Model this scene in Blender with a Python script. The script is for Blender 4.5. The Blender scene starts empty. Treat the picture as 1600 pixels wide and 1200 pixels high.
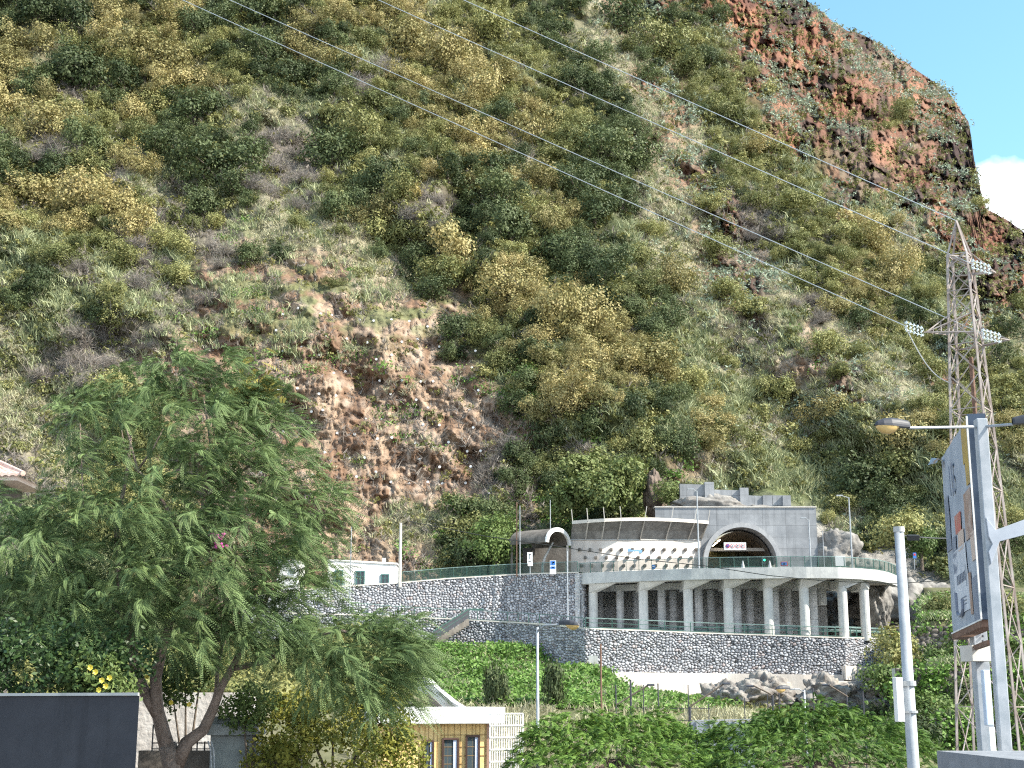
import bpy, math, random
import numpy as np
from mathutils import Vector, noise as mnoise

random.seed(7); RNG = np.random.default_rng(11)
SC = bpy.context.scene
COL = SC.collection

# ------------------------------------------------------------------ camera, sky, sun, exposure
F = 2200.0
PITCH = math.radians(12.8)
cam_d = bpy.data.cameras.new('camera')
cam_d.sensor_width = 36; cam_d.lens = 36 * F / 1600
cam_d.clip_start = 0.1; cam_d.clip_end = 8000
cam = bpy.data.objects.new('camera', cam_d); COL.objects.link(cam)
cam.location = (0, 0, 0); cam.rotation_euler = (math.radians(90) + PITCH, 0, 0)
SC.camera = cam

SUN_AZ, SUN_EL = math.radians(108), math.radians(42)       # azimuth from +Y towards +X
SDIR = Vector((math.sin(SUN_AZ) * math.cos(SUN_EL), math.cos(SUN_AZ) * math.cos(SUN_EL), math.sin(SUN_EL)))
world = bpy.data.worlds.new('World'); SC.world = world; world.use_nodes = True
wn, wl = world.node_tree.nodes, world.node_tree.links
wn.clear()
sky = wn.new('ShaderNodeTexSky'); sky.sky_type = 'NISHITA'; sky.sun_disc = False
sky.sun_elevation = SUN_EL; sky.sun_rotation = SUN_AZ; sky.air_density = 1.0; sky.dust_density = 0.6; sky.ozone_density = 1.2
tint = wn.new('ShaderNodeMix'); tint.data_type = 'RGBA'; tint.blend_type = 'MULTIPLY'; tint.inputs[0].default_value = 1.0
tint.inputs[7].default_value = (1.08, 1.42, 1.28, 1)
wl.new(sky.outputs[0], tint.inputs[6])
# bank of cumulus low in the sky
tc = wn.new('ShaderNodeTexCoord'); sx = wn.new('ShaderNodeSeparateXYZ'); wl.new(tc.outputs['Generated'], sx.inputs[0])
nz = wn.new('ShaderNodeTexNoise'); nz.inputs['Scale'].default_value = 7.0; nz.inputs['Detail'].default_value = 7
wl.new(tc.outputs['Generated'], nz.inputs['Vector'])
m1 = wn.new('ShaderNodeMath'); m1.operation = 'MULTIPLY_ADD'; m1.inputs[1].default_value = 0.16; wl.new(nz.outputs[0], m1.inputs[0])
m1.inputs[2].default_value = 0.285
m2 = wn.new('ShaderNodeMath'); m2.operation = 'SUBTRACT'; wl.new(m1.outputs[0], m2.inputs[0]); wl.new(sx.outputs['Z'], m2.inputs[1])
m3 = wn.new('ShaderNodeMapRange'); m3.inputs[1].default_value = -0.004; m3.inputs[2].default_value = 0.012; wl.new(m2.outputs[0], m3.inputs[0])
cm = wn.new('ShaderNodeMix'); cm.data_type = 'RGBA'; wl.new(m3.outputs[0], cm.inputs[0]); wl.new(tint.outputs[2], cm.inputs[6])
cm.inputs[7].default_value = (9.0, 9.6, 10.2, 1)
bg = wn.new('ShaderNodeBackground'); bg.inputs['Strength'].default_value = 0.115
wl.new(cm.outputs[2], bg.inputs[0])
wo = wn.new('ShaderNodeOutputWorld'); wl.new(bg.outputs[0], wo.inputs[0])

sun_d = bpy.data.lights.new('sun', 'SUN'); sun_d.energy = 5.0; sun_d.angle = math.radians(0.5); sun_d.color = (1.0, 0.93, 0.82)
sun = bpy.data.objects.new('sun', sun_d); COL.objects.link(sun); sun.location = (80, -40, 120)
sun.rotation_euler = (-SDIR).to_track_quat('-Z', 'Y').to_euler()
SC.view_settings.view_transform = 'Standard'; SC.view_settings.look = 'None'
SC.view_settings.exposure = 1.15; SC.view_settings.gamma = 1.0; SC.view_settings.use_curve_mapping = False
SC.cycles.max_bounces = 6; SC.cycles.diffuse_bounces = 4; SC.cycles.transparent_max_bounces = 12
SC.cycles.use_denoising = False; SC.cycles.filter_width = 1.2; SC.cycles.sample_clamp_indirect = 2.0

# ------------------------------------------------------------------ helpers
CP, SP = math.cos(PITCH), math.sin(PITCH)
def P(px, py, Y):
    """world point seen at photo position (px, py) and standing Y metres in front of the camera"""
    u = (px - 800) / F; v = (600 - py) / F
    k = Y / (CP - v * SP)
    return Vector((u * k, Y, (SP + v * CP) * k))
def Pn(px, py, Y):
    u = (px - 800) / F; v = (600 - py) / F
    k = Y / (CP - v * SP)
    return np.stack([u * k, Y + 0 * k, (SP + v * CP) * k], -1)
def X(px, py, Y): return P(px, py, Y).x
def Z(py, Y): return P(800, py, Y).z

def hash2(ix, iy, s):
    h = (ix.astype(np.int64) * 374761393 + iy.astype(np.int64) * 668265263 + s * 2246822519) & 0xFFFFFFFF
    h = ((h ^ (h >> 13)) * 1274126177) & 0xFFFFFFFF
    return ((h ^ (h >> 16)) & 0xFFFFFF) / float(0xFFFFFF)
def vnoise(x, y, s=0):
    ix = np.floor(x); iy = np.floor(y); fx = x - ix; fy = y - iy
    fx = fx * fx * (3 - 2 * fx); fy = fy * fy * (3 - 2 * fy)
    a = hash2(ix, iy, s); b = hash2(ix + 1, iy, s); c = hash2(ix, iy + 1, s); d = hash2(ix + 1, iy + 1, s)
    return (a * (1 - fx) + b * fx) * (1 - fy) + (c * (1 - fx) + d * fx) * fy
def fbm(x, y, s=0, o=4, g=0.5):
    t = 0; a = 1; n = 0
    for k in range(o):
        t = t + a * (vnoise(x, y, s + k * 17) - 0.5) * 2; n += a; a *= g; x = x * 2.03 + 5.1; y = y * 2.03 + 1.7
    return t / n
def ridged(x, y, s=0, o=4):
    t = 0; a = 1; n = 0
    for k in range(o):
        t = t + a * (1 - np.abs(vnoise(x, y, s + k * 31) * 2 - 1)); n += a; a *= 0.5; x = x * 2.1 + 3.3; y = y * 2.1 + 8.1
    return t / n

def link(o, parent=None):
    COL.objects.link(o)
    if parent is not None: o.parent = parent
    return o
def origin_of(o):
    p = Vector((0, 0, 0))
    while o is not None: p = p + o.location; o = o.parent
    return p
def tag(o, label=None, cat=None, group=None, kind=None):
    if label: o['label'] = label
    if cat: o['category'] = cat
    if group: o['group'] = group
    if kind: o['kind'] = kind
    return o
def T(name, label, cat, loc, group=None):
    o = bpy.data.objects.new(name, None); o.empty_display_size = 0.3; COL.objects.link(o); o.location = loc
    return tag(o, label, cat, group)

class MB:
    def __init__(s): s.v = []; s.f = []
    def add(s, vs, fs):
        b = len(s.v); s.v += [tuple(q) for q in vs]; s.f += [tuple(b + i for i in g) for g in fs]; return s
    def box(s, c, size, rz=0, rx=0):
        hx, hy, hz = size[0] / 2, size[1] / 2, size[2] / 2
        vs = []
        for dx, dy, dz in ((-1,-1,-1),(1,-1,-1),(1,1,-1),(-1,1,-1),(-1,-1,1),(1,-1,1),(1,1,1),(-1,1,1)):
            q = Vector((dx * hx, dy * hy, dz * hz))
            if rx: q = Vector((q.x, q.y * math.cos(rx) - q.z * math.sin(rx), q.y * math.sin(rx) + q.z * math.cos(rx)))
            if rz: q = Vector((q.x * math.cos(rz) - q.y * math.sin(rz), q.x * math.sin(rz) + q.y * math.cos(rz), q.z))
            vs.append(q + Vector(c))
        return s.add(vs, [(0,3,2,1),(4,5,6,7),(0,1,5,4),(1,2,6,5),(2,3,7,6),(3,0,4,7)])
    def hexa(s, a):   # 8 points: bottom ring 4, top ring 4
        return s.add(a, [(0,3,2,1),(4,5,6,7),(0,1,5,4),(1,2,6,5),(2,3,7,6),(3,0,4,7)])
    def bar(s, a, b, w, h=None, up=None):
        a = Vector(a); b = Vector(b); h = h or w; d = (b - a).normalized()
        u = Vector(up) if up is not None else (Vector((0, 0, 1)) if abs(d.z) < 0.9 else Vector((0, 1, 0)))
        sd = d.cross(u).normalized(); u = sd.cross(d).normalized()
        r = [(-1, -1), (1, -1), (1, 1), (-1, 1)]
        return s.hexa([a + sd * x * w / 2 + u * y * h / 2 for x, y in r] + [b + sd * x * w / 2 + u * y * h / 2 for x, y in r])
    def tube(s, pts, rad, n=8, cap=True):
        pts = [Vector(p) for p in pts]
        if not hasattr(rad, '__len__'): rad = [rad] * len(pts)
        b = len(s.v); pu = None
        for i, p in enumerate(pts):
            d = (pts[min(i + 1, len(pts) - 1)] - pts[max(i - 1, 0)]).normalized()
            if pu is None: pu = d.orthogonal().normalized()
            pu = (pu - d * pu.dot(d)).normalized(); w = d.cross(pu)
            for k in range(n):
                t = 2 * math.pi * k / n
                s.v.append(tuple(p + (pu * math.cos(t) + w * math.sin(t)) * rad[i]))
        for i in range(len(pts) - 1):
            for k in range(n):
                s.f.append((b + i * n + k, b + i * n + (k + 1) % n, b + (i + 1) * n + (k + 1) % n, b + (i + 1) * n + k))
        if cap:
            s.f.append(tuple(b + k for k in range(n))[::-1]); s.f.append(tuple(b + (len(pts) - 1) * n + k for k in range(n)))
        return s
    def prism(s, pts, off):   # polygon pts extruded by vector
        n = len(pts); pts = [Vector(p) for p in pts]; off = Vector(off)
        return s.add(pts + [p + off for p in pts], [tuple(range(n))[::-1], tuple(range(n, 2 * n))] + [(i, (i + 1) % n, n + (i + 1) % n, n + i) for i in range(n)])
    def sheet(s, rows):       # rows of equal length of points
        n = len(rows[0]); b = len(s.v)
        for r in rows: s.v += [tuple(q) for q in r]
        for i in range(len(rows) - 1):
            for k in range(n - 1):
                s.f.append((b + i * n + k, b + i * n + k + 1, b + (i + 1) * n + k + 1, b + (i + 1) * n + k))
        return s
    def build(s, name, mat, parent=None, loc=None, smooth=False, bevel=0):
        o0 = origin_of(parent) if parent is not None else Vector(loc or (0, 0, 0))
        me = bpy.data.meshes.new(name); me.from_pydata([(x - o0.x, y - o0.y, z - o0.z) for x, y, z in s.v], [], s.f)
        me.update(); me.materials.append(mat)
        if smooth: me.polygons.foreach_set('use_smooth', [True] * len(me.polygons))
        o = bpy.data.objects.new(name, me); link(o, parent)
        if parent is None and loc is not None: o.location = loc
        if bevel:
            m = o.modifiers.new('bevel', 'BEVEL'); m.width = bevel; m.segments = 2; m.limit_method = 'ANGLE'
        return o

def np_mesh(name, V, quads, mat, attrs=None, color=None, smooth=False, parent=None, loc=None, base=None):
    """V (n,3), quads (m,k)"""
    V = np.asarray(V, dtype=np.float64)
    if base is not None: V = V - np.asarray(base)
    me = bpy.data.meshes.new(name); n = len(V); m, k = quads.shape
    me.vertices.add(n); me.vertices.foreach_set('co', V.astype(np.float32).ravel())
    me.loops.add(m * k); me.loops.foreach_set('vertex_index', quads.astype(np.int32).ravel())
    me.polygons.add(m); me.polygons.foreach_set('loop_start', np.arange(m, dtype=np.int32) * k)
    if smooth: me.polygons.foreach_set('use_smooth', np.ones(m, dtype=bool))
    me.update(calc_edges=True)
    for an, av in (attrs or {}).items():
        a = me.attributes.new(an, 'FLOAT', 'FACE' if len(av) == m else 'POINT'); a.data.foreach_set('value', np.asarray(av, dtype=np.float32))
    if color is not None:
        a = me.attributes.new('col', 'FLOAT_COLOR', 'POINT')
        a.data.foreach_set('color', np.concatenate([color, np.ones((n, 1))], 1).astype(np.float32).ravel())
    me.materials.append(mat)
    if name is None: return me
    o = bpy.data.objects.new(name, me); link(o, parent)
    if loc is not None: o.location = loc
    return o
def leafmesh(name, Q, mat, attrs=None, **kw):
    Q = np.asarray(Q); m, k = Q.shape[:2]
    return np_mesh(name, Q.reshape(-1, 3), np.arange(m * k).reshape(m, k), mat, attrs, **kw)

# ------------------------------------------------------------------ materials
def _mat(name):
    m = bpy.data.materials.new(name); m.use_nodes = True
    nt = m.node_tree; b = nt.nodes['Principled BSDF']; return m, nt, b
def mat(name, c, c2=None, rough=0.8, scale=3.0, bump=0.0, metal=0.0, streak=0.0, bscale=None, spec=0.3, contrast=(0.35, 0.65), joints=None):
    m, nt, b = _mat(name); N, L = nt.nodes, nt.links
    b.inputs['Roughness'].default_value = rough; b.inputs['Metallic'].default_value = metal
    b.inputs['Specular IOR Level'].default_value = spec
    if c2 is None: c2 = tuple(x * 0.72 for x in c)
    t = N.new('ShaderNodeTexCoord'); n1 = N.new('ShaderNodeTexNoise'); n1.inputs['Scale'].default_value = scale; n1.inputs['Detail'].default_value = 8; n1.inputs['Roughness'].default_value = 0.62
    L.new(t.outputs['Object'], n1.inputs['Vector'])
    r = N.new('ShaderNodeMapRange'); r.inputs[1].default_value = contrast[0]; r.inputs[2].default_value = contrast[1]; L.new(n1.outputs[0], r.inputs[0])
    mx = N.new('ShaderNodeMix'); mx.data_type = 'RGBA'; mx.inputs[6].default_value = (*c, 1); mx.inputs[7].default_value = (*c2, 1); L.new(r.outputs[0], mx.inputs[0])
    out = mx.outputs[2]
    if streak:
        mp = N.new('ShaderNodeMapping'); mp.inputs['Scale'].default_value = (1.6, 1.6, 0.12); L.new(t.outputs['Object'], mp.inputs[0])
        n2 = N.new('ShaderNodeTexNoise'); n2.inputs['Scale'].default_value = 1.4; n2.inputs['Detail'].default_value = 7; n2.inputs['Roughness'].default_value = 0.7; L.new(mp.outputs[0], n2.inputs['Vector'])
        r2 = N.new('ShaderNodeMapRange'); r2.inputs[1].default_value = 0.5; r2.inputs[2].default_value = 0.75; r2.inputs[4].default_value = streak; L.new(n2.outputs[0], r2.inputs[0])
        m2 = N.new('ShaderNodeMix'); m2.data_type = 'RGBA'; L.new(out, m2.inputs[6]); m2.inputs[7].default_value = (*[x * 0.35 for x in c], 1); L.new(r2.outputs[0], m2.inputs[0]); out = m2.outputs[2]
    if joints:
        sp_ = N.new('ShaderNodeSeparateXYZ'); L.new(t.outputs['Object'], sp_.inputs[0]); cb_ = N.new('ShaderNodeCombineXYZ'); L.new(sp_.outputs['X'], cb_.inputs['X']); L.new(sp_.outputs['Z'], cb_.inputs['Y'])
        bk = N.new('ShaderNodeTexBrick'); bk.offset = 0.0; bk.inputs['Scale'].default_value = 1.0; bk.inputs['Mortar Size'].default_value = 0.022; bk.inputs['Brick Width'].default_value = joints[0]; bk.inputs['Row Height'].default_value = joints[1]
        bk.inputs['Color1'].default_value = (1, 1, 1, 1); bk.inputs['Color2'].default_value = (.86, .86, .86, 1); bk.inputs['Mortar'].default_value = (.55, .55, .55, 1); L.new(cb_.outputs[0], bk.inputs['Vector'])
        m4 = N.new('ShaderNodeMix'); m4.data_type = 'RGBA'; m4.blend_type = 'MULTIPLY'; m4.inputs[0].default_value = 1; L.new(out, m4.inputs[6]); L.new(bk.outputs['Color'], m4.inputs[7]); out = m4.outputs[2]
    L.new(out, b.inputs['Base Color'])
    if bump:
        n3 = N.new('ShaderNodeTexNoise'); n3.inputs['Scale'].default_value = bscale or scale * 4; n3.inputs['Detail'].default_value = 6; L.new(t.outputs['Object'], n3.inputs['Vector'])
        bp = N.new('ShaderNodeBump'); bp.inputs['Strength'].default_value = bump; bp.inputs['Distance'].default_value = 0.1; L.new(n3.outputs[0], bp.inputs['Height']); L.new(bp.outputs[0], b.inputs['Normal'])
    return m
def vcol_mat(name, rough=0.95, scale=2.0, amt=0.5, bump=0.6, bdist=0.3):
    """takes the 'col' attribute (rock and soil colours), broken up by noise"""
    m, nt, b = _mat(name); N, L = nt.nodes, nt.links
    b.inputs['Roughness'].default_value = rough; b.inputs['Specular IOR Level'].default_value = 0.15
    a = N.new('ShaderNodeAttribute'); a.attribute_name = 'col'
    t = N.new('ShaderNodeTexCoord'); n1 = N.new('ShaderNodeTexNoise'); n1.inputs['Scale'].default_value = scale; n1.inputs['Detail'].default_value = 9; n1.inputs['Roughness'].default_value = 0.72
    L.new(t.outputs['Object'], n1.inputs['Vector'])
    r = N.new('ShaderNodeMapRange'); r.inputs[1].default_value = 0.3; r.inputs[2].default_value = 0.7; r.inputs[3].default_value = 1 - amt; r.inputs[4].default_value = 1 + amt; L.new(n1.outputs[0], r.inputs[0])
    mx = N.new('ShaderNodeVectorMath'); mx.operation = 'SCALE'; L.new(a.outputs['Color'], mx.inputs[0]); L.new(r.outputs[0], mx.inputs['Scale'])
    L.new(mx.outputs[0], b.inputs['Base Color'])
    bp = N.new('ShaderNodeBump'); bp.inputs['Strength'].default_value = bump; bp.inputs['Distance'].default_value = bdist; L.new(n1.outputs[0], bp.inputs['Height']); L.new(bp.outputs[0], b.inputs['Normal'])
    return m
def leaf_mat(name, c1, c2, c3, f3=0.35, obj=True, trans=0.18, rough=0.6):
    """c1..c2 over the leaves at random; c3 (dry or flowering tips, lit tips coloured in on the feathery tree) on a random share f3; whole plants drift in tint"""
    m, nt, b = _mat(name); N, L = nt.nodes, nt.links
    b.inputs['Roughness'].default_value = rough; b.inputs['Specular IOR Level'].default_value = 0.25
    a = N.new('ShaderNodeAttribute'); a.attribute_name = 'v'
    h = N.new('ShaderNodeAttribute'); h.attribute_name = 'h'
    oi = N.new('ShaderNodeObjectInfo')
    mx = N.new('ShaderNodeMix'); mx.data_type = 'RGBA'; mx.inputs[6].default_value = (*c1, 1); mx.inputs[7].default_value = (*c2, 1); L.new(a.outputs['Fac'], mx.inputs[0])
    hh = N.new('ShaderNodeMath'); hh.operation = 'ADD'; L.new(h.outputs['Fac'], hh.inputs[0])
    if obj: L.new(oi.outputs['Random'], hh.inputs[1])
    else: hh.inputs[1].default_value = 0.5
    # h + random in 0..2 ; share of c3 grows with it
    s3 = N.new('ShaderNodeMath'); s3.operation = 'MULTIPLY'; L.new(hh.outputs[0], s3.inputs[0]); s3.inputs[1].default_value = f3
    m2 = N.new('ShaderNodeMix'); m2.data_type = 'RGBA'; L.new(mx.outputs[2], m2.inputs[6]); m2.inputs[7].default_value = (*c3, 1); m2.clamp_factor = True; L.new(s3.outputs[0], m2.inputs[0])
    hs = N.new('ShaderNodeHueSaturation'); L.new(m2.outputs[2], hs.inputs['Color'])
    vr = N.new('ShaderNodeMapRange'); vr.inputs[3].default_value = 0.72; vr.inputs[4].default_value = 1.3; L.new(oi.outputs['Random'] if obj else h.outputs['Fac'], vr.inputs[0]); L.new(vr.outputs[0], hs.inputs['Value'])
    L.new(hs.outputs[0], b.inputs['Base Color'])
    tr = N.new('ShaderNodeBsdfTranslucent'); L.new(hs.outputs[0], tr.inputs[0])
    ms = N.new('ShaderNodeMixShader'); ms.inputs[0].default_value = trans; L.new(b.outputs[0], ms.inputs[1]); L.new(tr.outputs[0], ms.inputs[2])
    L.new(ms.outputs[0], N['Material Output'].inputs[0])
    return m
def flat(name, c, rough=0.5, metal=0.0, emit=0.0):
    m, nt, b = _mat(name); b.inputs['Base Color'].default_value = (*c, 1); b.inputs['Roughness'].default_value = rough; b.inputs['Metallic'].default_value = metal
    if emit: b.inputs['Emission Color'].default_value = (*c, 1); b.inputs['Emission Strength'].default_value = emit
    return m

M = {}
M['terrain'] = vcol_mat('mountain_ground', scale=0.9, amt=0.45, bump=0.9, bdist=0.5)
M['ground'] = vcol_mat('valley_ground', scale=1.2, amt=0.4, bump=0.5, bdist=0.2)
M['stone'] = vcol_mat('wall_stone', scale=5, amt=0.3, bump=0.4, bdist=0.06)
M['rock'] = mat('grey_rock', (0.33, 0.31, 0.28), (0.14, 0.12, 0.11), 0.95, 1.2, 0.8, bscale=5)
M['brown_rock'] = mat('brown_rock', (0.20, 0.155, 0.125), (0.08, 0.06, 0.05), 0.95, 1.4, 0.9, bscale=5)
M['shotcrete'] = mat('sprayed_concrete', (0.29, 0.275, 0.255), (0.15, 0.14, 0.13), 0.95, 0.8, 0.9, bscale=3)
M['inner'] = mat('inner_gallery_concrete', (0.62, 0.625, 0.63), (0.48, 0.485, 0.49), 0.85, 0.9, 0.12, streak=0.4, joints=(2.4, 1.2))
M['pillar'] = mat('pillar_concrete', (0.58, 0.575, 0.55), (0.47, 0.465, 0.45), 0.85, 1.2, 0.12, streak=0.4)
M['concrete'] = mat('concrete', (0.52, 0.52, 0.50), (0.38, 0.385, 0.38), 0.85, 0.7, 0.15, streak=0.45)
M['concrete_light'] = mat('pale_concrete', (0.66, 0.62, 0.56), (0.50, 0.46, 0.41), 0.85, 0.8, 0.15, streak=0.3)
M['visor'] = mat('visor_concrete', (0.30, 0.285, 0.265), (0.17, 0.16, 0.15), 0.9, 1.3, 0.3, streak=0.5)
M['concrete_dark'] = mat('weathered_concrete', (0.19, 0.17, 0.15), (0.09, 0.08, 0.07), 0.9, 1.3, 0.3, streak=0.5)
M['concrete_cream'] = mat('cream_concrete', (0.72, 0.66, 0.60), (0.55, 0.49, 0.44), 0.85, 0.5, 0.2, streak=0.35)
M['asphalt'] = mat('asphalt', (0.06, 0.06, 0.06), (0.045, 0.045, 0.045), 0.9, 2)
M['white'] = mat('white_render', (0.80, 0.79, 0.77), (0.70, 0.69, 0.66), 0.7, 1.2, streak=0.12)
M['plaster'] = mat('whitewashed_wall', (0.78, 0.74, 0.70), (0.55, 0.50, 0.46), 0.85, 1.5, 0.3, streak=0.2)
M['darkwall'] = mat('shade_darkened_wall', (0.055, 0.058, 0.068), (0.032, 0.034, 0.042), 0.8, 0.9, 0.3, streak=0.6, contrast=(0.25, 0.75))  # deep shade is put into this colour; the wall itself is mid grey
M['green_rail'] = mat('green_paint', (0.03, 0.085, 0.07), (0.06, 0.13, 0.11), 0.5, 4)
M['pale_green_rail'] = mat('faded_green_paint', (0.20, 0.28, 0.27), (0.09, 0.15, 0.14), 0.5, 4)
M['galv'] = mat('galvanised_steel', (0.42, 0.44, 0.46), (0.30, 0.32, 0.34), 0.45, 6, metal=0.3)
M['pole'] = mat('painted_pole', (0.42, 0.44, 0.47), (0.30, 0.33, 0.36), 0.5, 5)
M['rust'] = mat('rusty_steel', (0.24, 0.14, 0.10), (0.12, 0.07, 0.05), 0.8, 6)
M['pylon'] = mat('pylon_steel', (0.46, 0.41, 0.38), (0.26, 0.20, 0.17), 0.65, 1.2)
M['wire'] = flat('wire_aluminium', (0.62, 0.62, 0.62), 0.4, 0.3)
M['cable'] = flat('black_cable', (0.03, 0.03, 0.03), 0.6)
M['insulator'] = flat('glazed_insulator', (0.75, 0.82, 0.82), 0.15)
M['lamp_dark'] = mat('lamp_housing', (0.035, 0.04, 0.05), (0.06, 0.06, 0.07), 0.5, 6)
M['lamp_bowl'] = flat('yellowed_lamp_bowl', (0.62, 0.42, 0.16), 0.25)
M['glass'] = flat('window_glass', (0.05, 0.07, 0.08), 0.08)
M['shutter'] = mat('green_shutter', (0.10, 0.24, 0.22), (0.06, 0.16, 0.15), 0.5, 6)
M['black'] = flat('dark_interior', (0.015, 0.015, 0.017), 0.9)
M['bark'] = mat('smooth_bark', (0.30, 0.23, 0.19), (0.17, 0.125, 0.10), 0.85, 5, 0.5, bscale=14)
M['stem'] = mat('grey_bark', (0.17, 0.14, 0.11), (0.09, 0.07, 0.055), 0.9, 4)
M['blue'] = flat('sign_blue', (0.03, 0.16, 0.50), 0.4); M['pale_blue'] = flat('faded_sign_blue', (0.22, 0.42, 0.62), 0.4)
M['sign_white'] = flat('sign_white', (0.8, 0.8, 0.8), 0.4)
M['red'] = flat('sign_red', (0.6, 0.03, 0.03), 0.4)
M['ink'] = flat('sign_black', (0.03, 0.03, 0.04), 0.5)
def infill():
    m, nt, b = _mat('green_mesh_infill'); b.inputs['Base Color'].default_value = (0.015, 0.05, 0.04, 1)
    tr = nt.nodes.new('ShaderNodeBsdfTransparent'); ms = nt.nodes.new('ShaderNodeMixShader'); ms.inputs[0].default_value = 0.5
    nt.links.new(b.outputs[0], ms.inputs[1]); nt.links.new(tr.outputs[0], ms.inputs[2]); nt.links.new(ms.outputs[0], nt.nodes['Material Output'].inputs[0]); return m
M['infill'] = infill()
# foliage kinds
M['l_yellow'] = leaf_mat('olive_yellow_leaves', (0.20, 0.205, 0.075), (0.345, 0.315, 0.13), (0.35, 0.275, 0.13), 0.42)
M['l_olive'] = leaf_mat('olive_green_leaves', (0.11, 0.145, 0.045), (0.245, 0.265, 0.10), (0.33, 0.285, 0.12), 0.34)
M['l_dark'] = leaf_mat('dark_green_leaves', (0.038, 0.064, 0.028), (0.085, 0.12, 0.046), (0.15, 0.165, 0.07), 0.3)
M['l_grey'] = leaf_mat('bare_grey_twigs', (0.20, 0.175, 0.16), (0.33, 0.30, 0.28), (0.17, 0.15, 0.10), 0.3)
M['s_dry'] = leaf_mat('dry_grass_blades', (0.36, 0.33, 0.21), (0.54, 0.50, 0.36), (0.24, 0.25, 0.13), 0.4, obj=False)
M['s_reed'] = leaf_mat('reed_blades', (0.15, 0.21, 0.09), (0.30, 0.35, 0.18), (0.34, 0.32, 0.20), 0.35, obj=False)
M['s_scrub'] = leaf_mat('scrub_leaves', (0.08, 0.115, 0.035), (0.19, 0.215, 0.07), (0.28, 0.235, 0.09), 0.35, obj=False)
M['s_silver'] = leaf_mat('silver_succulents', (0.24, 0.30, 0.22), (0.45, 0.50, 0.41), (0.17, 0.22, 0.12), 0.3, obj=False)
M['s_vine'] = leaf_mat('creeper_leaves', (0.07, 0.17, 0.03), (0.15, 0.28, 0.06), (0.18, 0.24, 0.07), 0.3, obj=False)
M['s_twig'] = leaf_mat('dead_brush', (0.22, 0.19, 0.17), (0.36, 0.33, 0.31), (0.17, 0.14, 0.10), 0.3, obj=False)

M['s_yellow'] = leaf_mat('small_yellow_leaves', (0.20, 0.205, 0.075), (0.37, 0.335, 0.125), (0.37, 0.285, 0.125), 0.42, obj=False)
M['s_olive'] = leaf_mat('small_olive_leaves', (0.11, 0.145, 0.045), (0.245, 0.265, 0.10), (0.33, 0.285, 0.12), 0.34, obj=False)
M['s_darkleaf'] = leaf_mat('small_dark_leaves', (0.038, 0.064, 0.028), (0.085, 0.12, 0.046), (0.15, 0.165, 0.07), 0.3, obj=False)

# ------------------------------------------------------------------ the mountain
SKYL = np.array([(-300,-420),(700,-330),(1000,-200),(1150,-95),(1240,-20),(1262,0),(1292,26),(1319,45),(1360,60),(1397,86),(1442,116),(1484,146),(1499,169),(1514,191),(1518,217),(1521,244),(1527,270),(1532,296),(1537,322),(1562,337),(1585,352),(1602,366),(1700,430),(1950,540)], float)
def skyline(px): return np.interp(px, SKYL[:, 0], SKYL[:, 1]) + 4 * fbm(px / 13.0, px * 0 + 3.3, 5, 3)
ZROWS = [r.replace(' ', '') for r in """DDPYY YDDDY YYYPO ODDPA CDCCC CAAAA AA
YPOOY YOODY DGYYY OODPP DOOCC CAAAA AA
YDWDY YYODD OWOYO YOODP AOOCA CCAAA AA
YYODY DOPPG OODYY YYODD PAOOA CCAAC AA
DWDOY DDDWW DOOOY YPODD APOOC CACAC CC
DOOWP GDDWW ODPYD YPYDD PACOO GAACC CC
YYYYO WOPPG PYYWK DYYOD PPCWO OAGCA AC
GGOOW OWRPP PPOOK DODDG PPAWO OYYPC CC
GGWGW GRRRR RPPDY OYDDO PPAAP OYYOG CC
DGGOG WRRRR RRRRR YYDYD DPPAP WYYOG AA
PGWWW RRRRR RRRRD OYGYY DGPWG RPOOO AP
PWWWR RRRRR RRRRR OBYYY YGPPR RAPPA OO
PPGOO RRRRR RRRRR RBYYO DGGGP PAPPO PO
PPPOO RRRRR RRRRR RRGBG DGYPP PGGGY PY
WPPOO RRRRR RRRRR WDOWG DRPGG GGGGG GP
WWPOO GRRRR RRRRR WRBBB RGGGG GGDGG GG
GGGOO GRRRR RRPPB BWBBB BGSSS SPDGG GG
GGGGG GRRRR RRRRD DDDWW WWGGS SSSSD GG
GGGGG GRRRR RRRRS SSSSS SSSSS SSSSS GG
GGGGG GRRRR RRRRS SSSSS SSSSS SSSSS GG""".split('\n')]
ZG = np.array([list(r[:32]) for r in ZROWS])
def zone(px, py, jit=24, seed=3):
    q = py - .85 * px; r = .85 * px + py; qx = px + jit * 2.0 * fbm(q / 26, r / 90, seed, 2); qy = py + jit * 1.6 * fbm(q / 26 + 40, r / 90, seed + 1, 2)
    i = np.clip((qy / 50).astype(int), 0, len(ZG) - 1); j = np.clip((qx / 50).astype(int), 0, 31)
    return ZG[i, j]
def zmask(px, py, letters, soft=True):
    """smooth 0..1 weight of the listed kinds of ground"""
    W = np.isin(ZG, list(letters)).astype(float)
    x = np.clip(px / 50 - 0.5 + 0.45 * fbm(px / 40, py / 40, 21, 3), 0, 30.999); y = np.clip(py / 50 - 0.5 + 0.45 * fbm(px / 40 + 9, py / 40, 22, 3), 0, len(ZG) - 1.001)
    i = y.astype(int); j = x.astype(int); fy = y - i; fx = x - j
    return (W[i, j] * (1 - fx) + W[i, j + 1] * fx) * (1 - fy) + (W[i + 1, j] * (1 - fx) + W[i + 1, j + 1] * fx) * fy
def slopes(px):
    yb = np.interp(px, [-300, 500, 900, 1280, 1600, 1900], [158, 156, 157, 159, 150, 140])
    cot = np.interp(px, [-300, 0, 500, 900, 1250, 1600, 1900], [0.80, 0.86, 0.90, 1.0, 1.15, 1.45, 1.6])
    return yb, cot
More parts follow.
